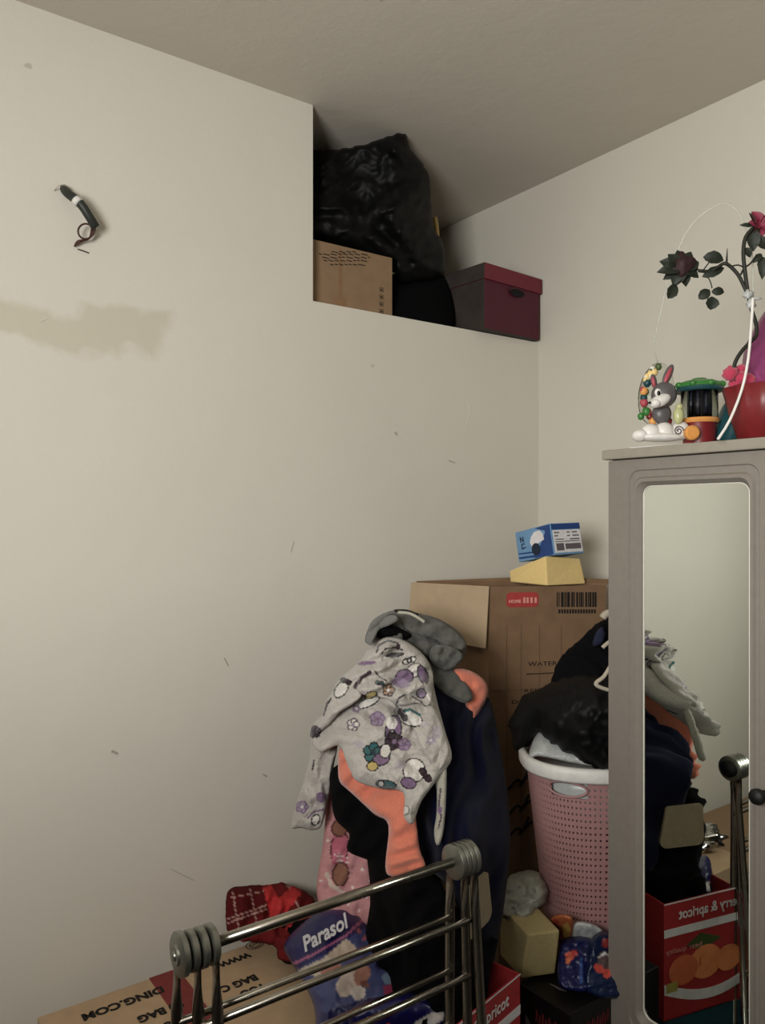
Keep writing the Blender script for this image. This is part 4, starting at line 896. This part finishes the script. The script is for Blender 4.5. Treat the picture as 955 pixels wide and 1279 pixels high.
# yellow block leaning: front face px (660,1168)(699,1162)(693,1216)(650,1222)
pts = [P(650, 1222, 1.525), P(693, 1216, 1.535), P(672, 1186, 1.66), P(624, 1193, 1.64), P(659, 1168, 1.50), P(699, 1162, 1.51), P(664, 1126, 1.64), P(624, 1130, 1.63)]
dz = KZ + .001 - pts[0].z
g = G(); g.hexa(pts, 0, .004)
o = g.build('foam_block', mat('yellow_foam_shaded', (184, 168, 112), .9, bump=.2, scale=150), None); tag(o, 'yellow foam block tilted against the black box below the basket', 'foam block')  # foam yellow darkened to carry the shade of the dim lower corner
# snack packs
def flowery(seed, n, x0, x1, y0, y1, cols):
    rnd = random.Random(seed); return [('e', rnd.uniform(x0, x1), rnd.uniform(y0, y1), rnd.uniform(2, 5), rnd.uniform(2, 5), rnd.uniform(0, 90), rnd.choice(cols), None) for _ in range(n)]
o = cloth('blue_snack_bag', [(697, 1228), (698, 1190), (704, 1176), (722, 1172), (742, 1176), (740, 1205), (738, 1236), (715, 1238)], [(700, 1220, 1.50), (730, 1180, 1.56), (732, 1228, 1.49)], M['printed'], step=2, bulge=.012, w=7, thick=.02, nz=(.004, 12), crease=(.004, 14), seed=42,
      color=paint((30, 40, 96), [('e', 711, 1194, 6, 5, 20, (200, 90, 60), None), ('e', 717, 1190, 4, 4, 0, (190, 60, 50), None), ('e', 709, 1200, 3, 4, 0, (215, 120, 60), None), ('l', [(725, 1198), (725, 1226)], 4, (60, 90, 150))]))
tag(o, 'blue packet with small orange print beside the yellow block', 'packet')
o = cloth('blue_juice_bag', [(733, 1240), (734, 1195), (742, 1172), (760, 1165), (780, 1170), (780, 1242)], [(735, 1235, 1.48), (760, 1175, 1.54), (778, 1235, 1.50)], M['printed'], step=2, bulge=.012, w=7, thick=.02, nz=(.004, 12), crease=(.004, 14), seed=43,
      color=paint((20, 46, 86), [('e', 755, 1200, 9, 12, 0, (110, 90, 90), None), ('e', 748, 1210, 8, 5, 30, (200, 70, 50), None), ('e', 758, 1216, 5, 6, 0, (215, 80, 50), None), ('l', [(747, 1196), (754, 1191), (762, 1194)], 2.5, (190, 190, 185)), ('e', 757, 1178, 6, 6, 0, (150, 50, 50), None)]))
tag(o, 'dark blue packet with red fruit print next to the wardrobe side', 'packet')
o = cloth('orange_packet', [(684, 1160), (690, 1146), (705, 1143), (716, 1150), (712, 1176), (700, 1178)], [(688, 1155, 1.60), (712, 1160, 1.58)], M['printed'], step=2, bulge=.012, w=8, thick=.015, nz=(.003, 10), seed=44, color=paint((196, 112, 36), [('e', 707, 1163, 5, 10, 0, (214, 170, 50), None), ('e', 693, 1152, 5, 4, 0, (180, 70, 30), None)]))
tag(o, 'orange and yellow packet wedged behind the yellow block', 'packet')
o = cloth('grey_packet', [(714, 1176), (716, 1155), (730, 1152), (748, 1158), (754, 1168), (742, 1184), (726, 1182)], [(716, 1170, 1.60), (750, 1165, 1.58)], M['clearbag'], step=2.5, bulge=.012, w=8, thick=.015, nz=(.003, 10), crease=(.004, 10), seed=45)
tag(o, 'pale crumpled plastic packet under the basket bottom', 'packet')

# ------------------------------------------------------------------ fruit box and the teal carton below it
fc = Vector((CAM.x + 1.021, CAM.y + 1.004, 0)); fdx = -(R * math.sin(math.radians(41.5)) + F * math.cos(math.radians(41.5))).normalized(); fdn = Vector((-fdx.y, fdx.x, 0)); fdn = fdn if fdn.dot(F) > 0 else -fdn
FL_, FDp, FZ1, FZ0 = .24, .17, .674, .425
fo = -fdn
t = thing('fruit_box', flat(fc + fdx * .15 + fdn * .08, FZ0), 'open red cherry and apricot fruit box with orange fruit picture', 'box')
g = G(); tk = .003
g.obox(fc + UP * FZ0, fdx * FL_, fdn * tk, UP * (FZ1 - FZ0)); g.obox(fc + UP * FZ0 + fdn * tk, fdx * tk, fdn * FDp, UP * (FZ1 - FZ0)); g.obox(fc + UP * FZ0 + fdx * (FL_ - tk) + fdn * tk, fdx * tk, fdn * FDp, UP * (FZ1 - FZ0 - .02))
g.obox(fc + UP * FZ0 + fdn * (FDp), fdx * FL_, fdn * tk, UP * (FZ1 - FZ0 - .02)); g.obox(fc + UP * FZ0, fdx * FL_, fdn * FDp, UP * tk)
g.build('carton', M['fruitred'], t)
lx = -fdx   # reading direction, left to right
LO = fc + fdx * FL_ + fo * .0006
def FP(u, z, e=0): return LO + lx * u + UP * z + fo * e
g = G(); g.slab([FP(0, FZ1 - .072), FP(FL_, FZ1 - .072), FP(FL_, FZ1 - .055), FP(0, FZ1 - .055)], fo, .0005); g.slab([FP(0, FZ1 - .002), FP(FL_, FZ1 - .002), FP(FL_, FZ1 + .0005), FP(0, FZ1 + .0005)], fo, .0005)
cv = [FP(FL_ * k / 12, FZ0 + .045 + .04 * (1 - math.sin(math.pi * (.15 + .8 * k / 12))), .0004) for k in range(13)]
g.slab(cv + [p - UP * .022 for p in cv[::-1]], fo, .0005); g.build('white_band', M['paper'], t)
g = G()
for i, (u, z, r_) in enumerate(((.125, .105, .046), (.188, .10, .040), (.06, .10, .036), (.018, .12, .015))):
    g.slab([FP(u + r_ * math.cos(a), FZ0 + z + r_ * .8 * math.sin(a), .0004 + .0003 * i) for a in [k * math.pi / 10 for k in range(20)]], fo, .0004, i % 2)
g.slab([FP(.14, FZ0 + .12, .002), FP(.143, FZ0 + .12, .002), FP(.145, FZ0 + .1, .002), FP(.138, FZ0 + .1, .002)], fo, .0004, 1)
g.build('fruit_picture', [M['apricot'], M['apricotdk']], t)
g = G(); g.slab([FP(.08, FZ0 + .15, .0003), FP(.14, FZ0 + .17, .0003), FP(.18, FZ0 + .15, .0003), FP(.13, FZ0 + .13, .0003)], fo, .0004); g.build('leaf_picture', M['greenprint'], t); g = G(); g.slab([FP(.205, FZ0 + .06, .0016), FP(.235, FZ0 + .06, .0016), FP(.235, FZ0 + .08, .0016), FP(.205, FZ0 + .08, .0016)], fo, .0004)
g.build('colour_patch', mat('lime_print', (180, 170, 60), .5), t)
text('lettering', 'cherry & apricot', .031, FP(.008, FZ1 - .038, .0008), lx, UP, M['paper'], t, bold=.0004, width=.192)
text('lettering', 'best quality', .016, FP(.135, FZ1 - .108, .001), lx, UP, mat('pink_print', (220, 150, 140), .5), t, width=.10)
o = G().obox(flat(fc, 0) + fdx * .002 + fdn * .002, fdx * (FL_ - .004), fdn * (FDp - .004), UP * (FZ0 - .001), 0, .002).build('teal_carton', mat('teal_card', (36, 96, 112), .6)); tag(o, 'teal carton under the red fruit box', 'carton')

# ------------------------------------------------------------------ brown carton by the wall, with lettering
CZ = .526; cy1 = CAM.y + 1.625; cx1 = CAM.x + .857; cx0 = CAM.x + .335; cy0 = cy1 - .42
t = thing('shipping_carton', ((cx0 + cx1) / 2, (cy0 + cy1) / 2, 0), 'brown shipping carton with red tape and black lettering behind the steel rack', 'carton')
G().box(cx0, cx1, cy0, cy1, 0, CZ, bevel=.003).build('carton_body', M['card_tan'], t)
def CT(px, py): return on(px, py, CZ + .0008)
g = G(); a, b = CT(185, 1222), CT(228, 1214)
xa, xb = CT(190, 1216).x, CT(229, 1209).x
xa = (CT(186, 1222).x); xb = xa + .062
g.box(xa, xb, cy0, cy1, CZ, CZ + .001); g.build('red_tape', M['redtape'], t)
g = G(); g.box(cx0, cx1, (cy0 + cy1) / 2 - .001, (cy0 + cy1) / 2 + .001, CZ, CZ + .0006); g.build('flap_seam', mat('flap_gap_board', (130, 104, 74), .9), t)
nx = Vector((-1, 0, 0)); ny = Vector((0, -1, 0))
def tx(s_, pxr, pyr, size, width): p_ = CT(pxr, pyr); text('lettering', s_, size, flat(p_, CZ + .001), nx, ny, M['ink'], t, bold=.0013, width=width)
def wd(a, b): return abs(CT(*a).x - CT(*b).x)
tx('WWW.', 309, 1190, .026, .085); tx('DING.COM', 202, 1232, .031, .16)
tx('BAG C', 318, 1217, .03, .08); tx('FOO', 326, 1229, .026, .05); tx('20 BAG', 226, 1250, .03, .09); tx('00', 226, 1270, .03, .04)
g = G(); cr = CT(318, 1180)
for r_ in (.016, .010): g.tube([cr + Vector((r_ * 1.3 * math.cos(a), r_ * math.sin(a), 0)) for a in [k * math.pi / 10 for k in range(20)]], .0011, 0, 5, 0, True)
g.tube([cr + Vector((-.01, 0, 0)), cr + Vector((.01, .004, 0))], .0011, 0, 5, 0); g.build('printed_emblem', mat('faded_ink', (110, 88, 66), .8), t)
# carton further along the wall (seen in the mirror), foil bag on it
o = G().box(CAM.x - .65, CAM.x + .20, CAM.y + 1.2, CAM.y + 1.62, 0, .43, bevel=.004).build('low_carton', M['card']); tag(o, 'low brown carton along the wall, glimpsed only in the wardrobe mirror', 'carton')

# ------------------------------------------------------------------ diaper pack, standing to the right of the carton
ppx = [(354, 1182), (366, 1165), (395, 1142), (420, 1133), (440, 1138), (458, 1150), (470, 1172), (488, 1200), (512, 1240), (520, 1290), (520, 1500), (400, 1500), (395, 1290), (385, 1240), (362, 1200)]
NAV = (40, 40, 108)
pm = [('p', [(340, 1225), (372, 1210), (410, 1190), (445, 1165), (470, 1150), (530, 1240), (540, 1510), (340, 1510)], (90, 100, 150)),
      ('l', [(362, 1206), (395, 1190), (430, 1170), (452, 1150)], 3, (190, 110, 150)),
      ('p', [(372, 1212), (405, 1196), (432, 1172), (446, 1184), (430, 1200), (395, 1220)], (206, 190, 170)),
      ('e', 436, 1226, 13, 21, 35, (216, 200, 190), None), ('e', 452, 1218, 10, 14, 20, (190, 140, 120), None), ('e', 414, 1212, 14, 7, -20, (185, 130, 110), None), ('e', 447, 1240, 9, 9, 0, (222, 212, 205), None), ('e', 455, 1229, 7, 4, 40, (150, 100, 90), None),
      ('e', 486, 1222, 9, 8, 20, (150, 175, 205), None), ('p', [(478, 1232), (498, 1226), (516, 1240), (484, 1256)], (190, 70, 120)), ('e', 448, 1163, 3, 3, 0, (190, 110, 120), None), ('e', 455, 1172, 3, 3, 0, (190, 110, 120), None), ('e', 470, 1192, 4, 6, 0, (120, 90, 120), None), ('e', 474, 1207, 6, 4, 20, (60, 60, 110), None),
      ('p', [(410, 1262), (460, 1248), (530, 1244), (560, 1300), (540, 1520), (380, 1520)], NAV), ('e', 520, 1275, 26, 10, -28, (205, 200, 195), None)]
t = thing('wipes_pack', flat(P(445, 1279, 1.45), 0), 'navy printed pack with white script lettering behind the rack bars', 'diaper pack')
pk = cloth('pack_body', ppx, [(360, 1180, 1.56), (425, 1136, 1.60), (460, 1155, 1.57), (400, 1240, 1.43), (510, 1240, 1.44), (400, 1480, 1.40), (510, 1480, 1.38)], M['printed'], t, step=2.6, bulge=.05, w=34, thick=.05, nz=(.005, 26), crease=(.005, 30), seed=51, color=paint(NAV, pm))
xd = (P(430, 1160, 1.50) - P(378, 1190, 1.49)).normalized()
yd = (UP - xd * UP.dot(xd) + F * .15).normalized(); yd = (yd - xd * yd.dot(xd)).normalized()
text('lettering', 'Parasol', .036, P(380, 1189, 1.463), xd, yd, M['paper'], t, bold=.0008, width=.098, th=.003, shear=.35)
o = cloth('navy_pack', [(438, 1262), (480, 1248), (520, 1246), (545, 1262), (560, 1300), (560, 1640), (450, 1640), (436, 1300)], [(450, 1270, 1.32), (545, 1275, 1.33), (500, 1600, 1.30)], M['printed'], step=3, bulge=.02, w=18, thick=.03, nz=(.004, 20), seed=52,
          color=paint((32, 34, 104), [('e', 535, 1276, 26, 8, -28, (205, 200, 195), None)]))
tag(o, 'dark blue glossy pack with a pale curve low behind the rack', 'pack')
# red plaid cloth by the wall
pl = [('p', [(280, 1110), (330, 1104), (345, 1135), (285, 1165)], (110, 24, 28))]
for (a, b) in (((284, 1148), (340, 1128)), ((284, 1153), (341, 1133)), ((312, 1108), (322, 1160)), ((290, 1112), (298, 1160)), ((284, 1122), (336, 1112)), ((360, 1105), (380, 1150))): pl.append(('l', [a, b], 1.5, (190, 150, 140)))
pl += [('p', [(328, 1108), (338, 1105), (348, 1122), (366, 1106), (376, 1116), (356, 1142), (338, 1146)], (205, 34, 36)), ('p', [(356, 1160), (386, 1138), (400, 1150), (380, 1170)], (190, 30, 36))]
o = cloth('red_plaid_cloth', [(283, 1160), (282, 1128), (286, 1112), (306, 1108), (330, 1107), (352, 1104), (368, 1110), (388, 1120), (398, 1135), (404, 1160), (398, 1200), (352, 1200), (340, 1180), (300, 1175)], [(285, 1115, 1.79), (390, 1125, 1.79), (290, 1165, 1.72), (395, 1180, 1.68)], M['printcloth'], step=2.2, bulge=.03, w=16, thick=.03, folds=((20, 26, .008), (100, 22, .006)), nz=(.01, 18), seed=53, edge=2, color=paint((128, 26, 30), pl))
tag(o, 'crumpled red plaid cloth by the wall behind the top rack bar', 'cloth')
o = cloth('dark_bundle', [(352, 1158), (380, 1150), (410, 1150), (440, 1170), (440, 1250), (445, 1700), (385, 1700), (380, 1260), (352, 1200)], [(360, 1160, 1.70), (430, 1180, 1.66), (430, 1650, 1.66)], M['blackcloth'], step=6, bulge=.02, w=20, thick=.04, folds=((10, 28, .006),), seed=54)
tag(o, 'dark cloth bundle between the wall carton and the pink blanket', 'bundle')
# foil bag seen in the mirror
gf = G(); gf.ell(Vector((CAM.x + .40, CAM.y + 1.33, CZ + .034)), .085, .055, .034, (Vector((.9, .4, 0)).normalized(), Vector((-.4, .9, 0)).normalized(), UP), 0, 40, .55, 5)
o = gf.build('foil_packet', M['silver'], None, True); tag(o, 'crumpled silver foil packet on the lettered carton, seen in the mirror', 'packet')

# ------------------------------------------------------------------ steel folding rack
HL = Vector((CAM.x + .386, CAM.y + .953, .946)); HR = Vector((CAM.x + .831, CAM.y + .953, .946))
X_ = Vector((1, 0, 0))
t = thing('folding_rack', (HL.x + .22, HL.y, 0), 'folded steel drying rack with round hinge discs in the foreground', 'drying rack')
G().tube([HL + X_ * .01, HR - X_ * .01], .0075, 0, 14, 0).build('top_bar', M['steel'], t, True)
for H, sg in ((HL, -1), (HR, 1)):
    for k in range(4):
        x = -.0255 + .0135 * k if sg < 0 else -.015 + .0102 * k
        rd = .0275 if (k == 0 or sg > 0) else .0255
        g = G(); g.lathe([(0, 0), (rd - .003, 0), (rd, .002), (rd, .0085), (rd - .003, .0105), (0, .0105)], H + X_ * x, (1, 0, 0), n=36)
        dsc = g.build('hinge_disc', M['zinc'], t, autos=True)
    if sg < 0:
        g = G(); g.lathe([(0, .006), (.005, .005), (.0075, .001), (.0075, 0)][::-1], H - X_ * .0255, (-1, 0, 0), n=18); g.lathe([(0, .0035), (.012, .003), (.013, 0)][::-1], H - X_ * .0253, (-1, 0, 0), n=24); g.build('bolt', M['zinc'], t, autos=True)
    g = G(); g.lathe([(.018, 0), (.018, .045)], H + X_ * (-.022 if sg < 0 else -.012), (1, 0, 0), n=20); g.build('axle', M['darkrub'], t, True)
def leg(H, x, dy, y_off=0, r=.0078, L_=.925):
    """tube flattened where it meets its disc"""
    a = H + X_ * x + Vector((0, y_off, -.012)); b = Vector((a.x + .0, a.y + dy, H.z - L_)); g = G(); d = (b - a)
    n = 14; v = []; f = []; st = [0, .03, .045, .06, .07, 1]
    for s_ in st:
        c_ = a + d * s_; fl = min(1, max(.35, (s_ - .03) / .04 * .65 + .35)); wv = 1.35 - .35 * min(1, max(0, (s_ - .03) / .04))
        for k in range(n):
            q = 2 * math.pi * k / n; v.append(c_ + X_ * r * fl * math.cos(q) + Vector((0, 1, 0)) * r * wv * math.sin(q))
    for i in range(len(st) - 1):
        for k in range(n): f.append([i * n + k, i * n + (k + 1) % n, (i + 1) * n + (k + 1) % n, (i + 1) * n + k])
    f += [list(range(n)), [(len(st) - 1) * n + k for k in range(n)][::-1]]
    g.add(v, f); o_ = g.build('leg', M['steel'], t, True)
    g = G(); g.lathe([(0, 0), (.011, 0), (.011, .03), (.008, .035)], Vector((b.x, b.y, .0)), (0, 0, 1), n=16); g.build('rubber_foot', M['darkrub'], o_, True)
    return a, b
fr = []
for (xl, xr, dy, yo) in ((-.021, -.010, .004, .010), (.0, .006, -.030, -.006), (.022, .020, -.075, -.012)):
    la, lb = leg(HL, xl, dy, yo); ra, rb = leg(HR, xr, dy, yo); fr.append((la, lb, ra, rb))
def bar(fi, z, r=.0055, fo_=0):
    la, lb, ra, rb = fr[fi]; s_ = (la.z - z) / (la.z - lb.z); a = la.lerp(lb, s_); b = ra.lerp(rb, s_); o_ = Vector((0, fo_, 0))
    G().tube([a + o_, b + o_], r, 0, 10, 0).build('cross_bar', M['steel'], t, True)
for i in range(9):
    z = .856 - .0865 * i
    bar(0, z, .0048, -.004); bar(1, z - .003, .0055, -.006)
for i in range(4): bar(2, .848 - .173 * i, .004, .01)
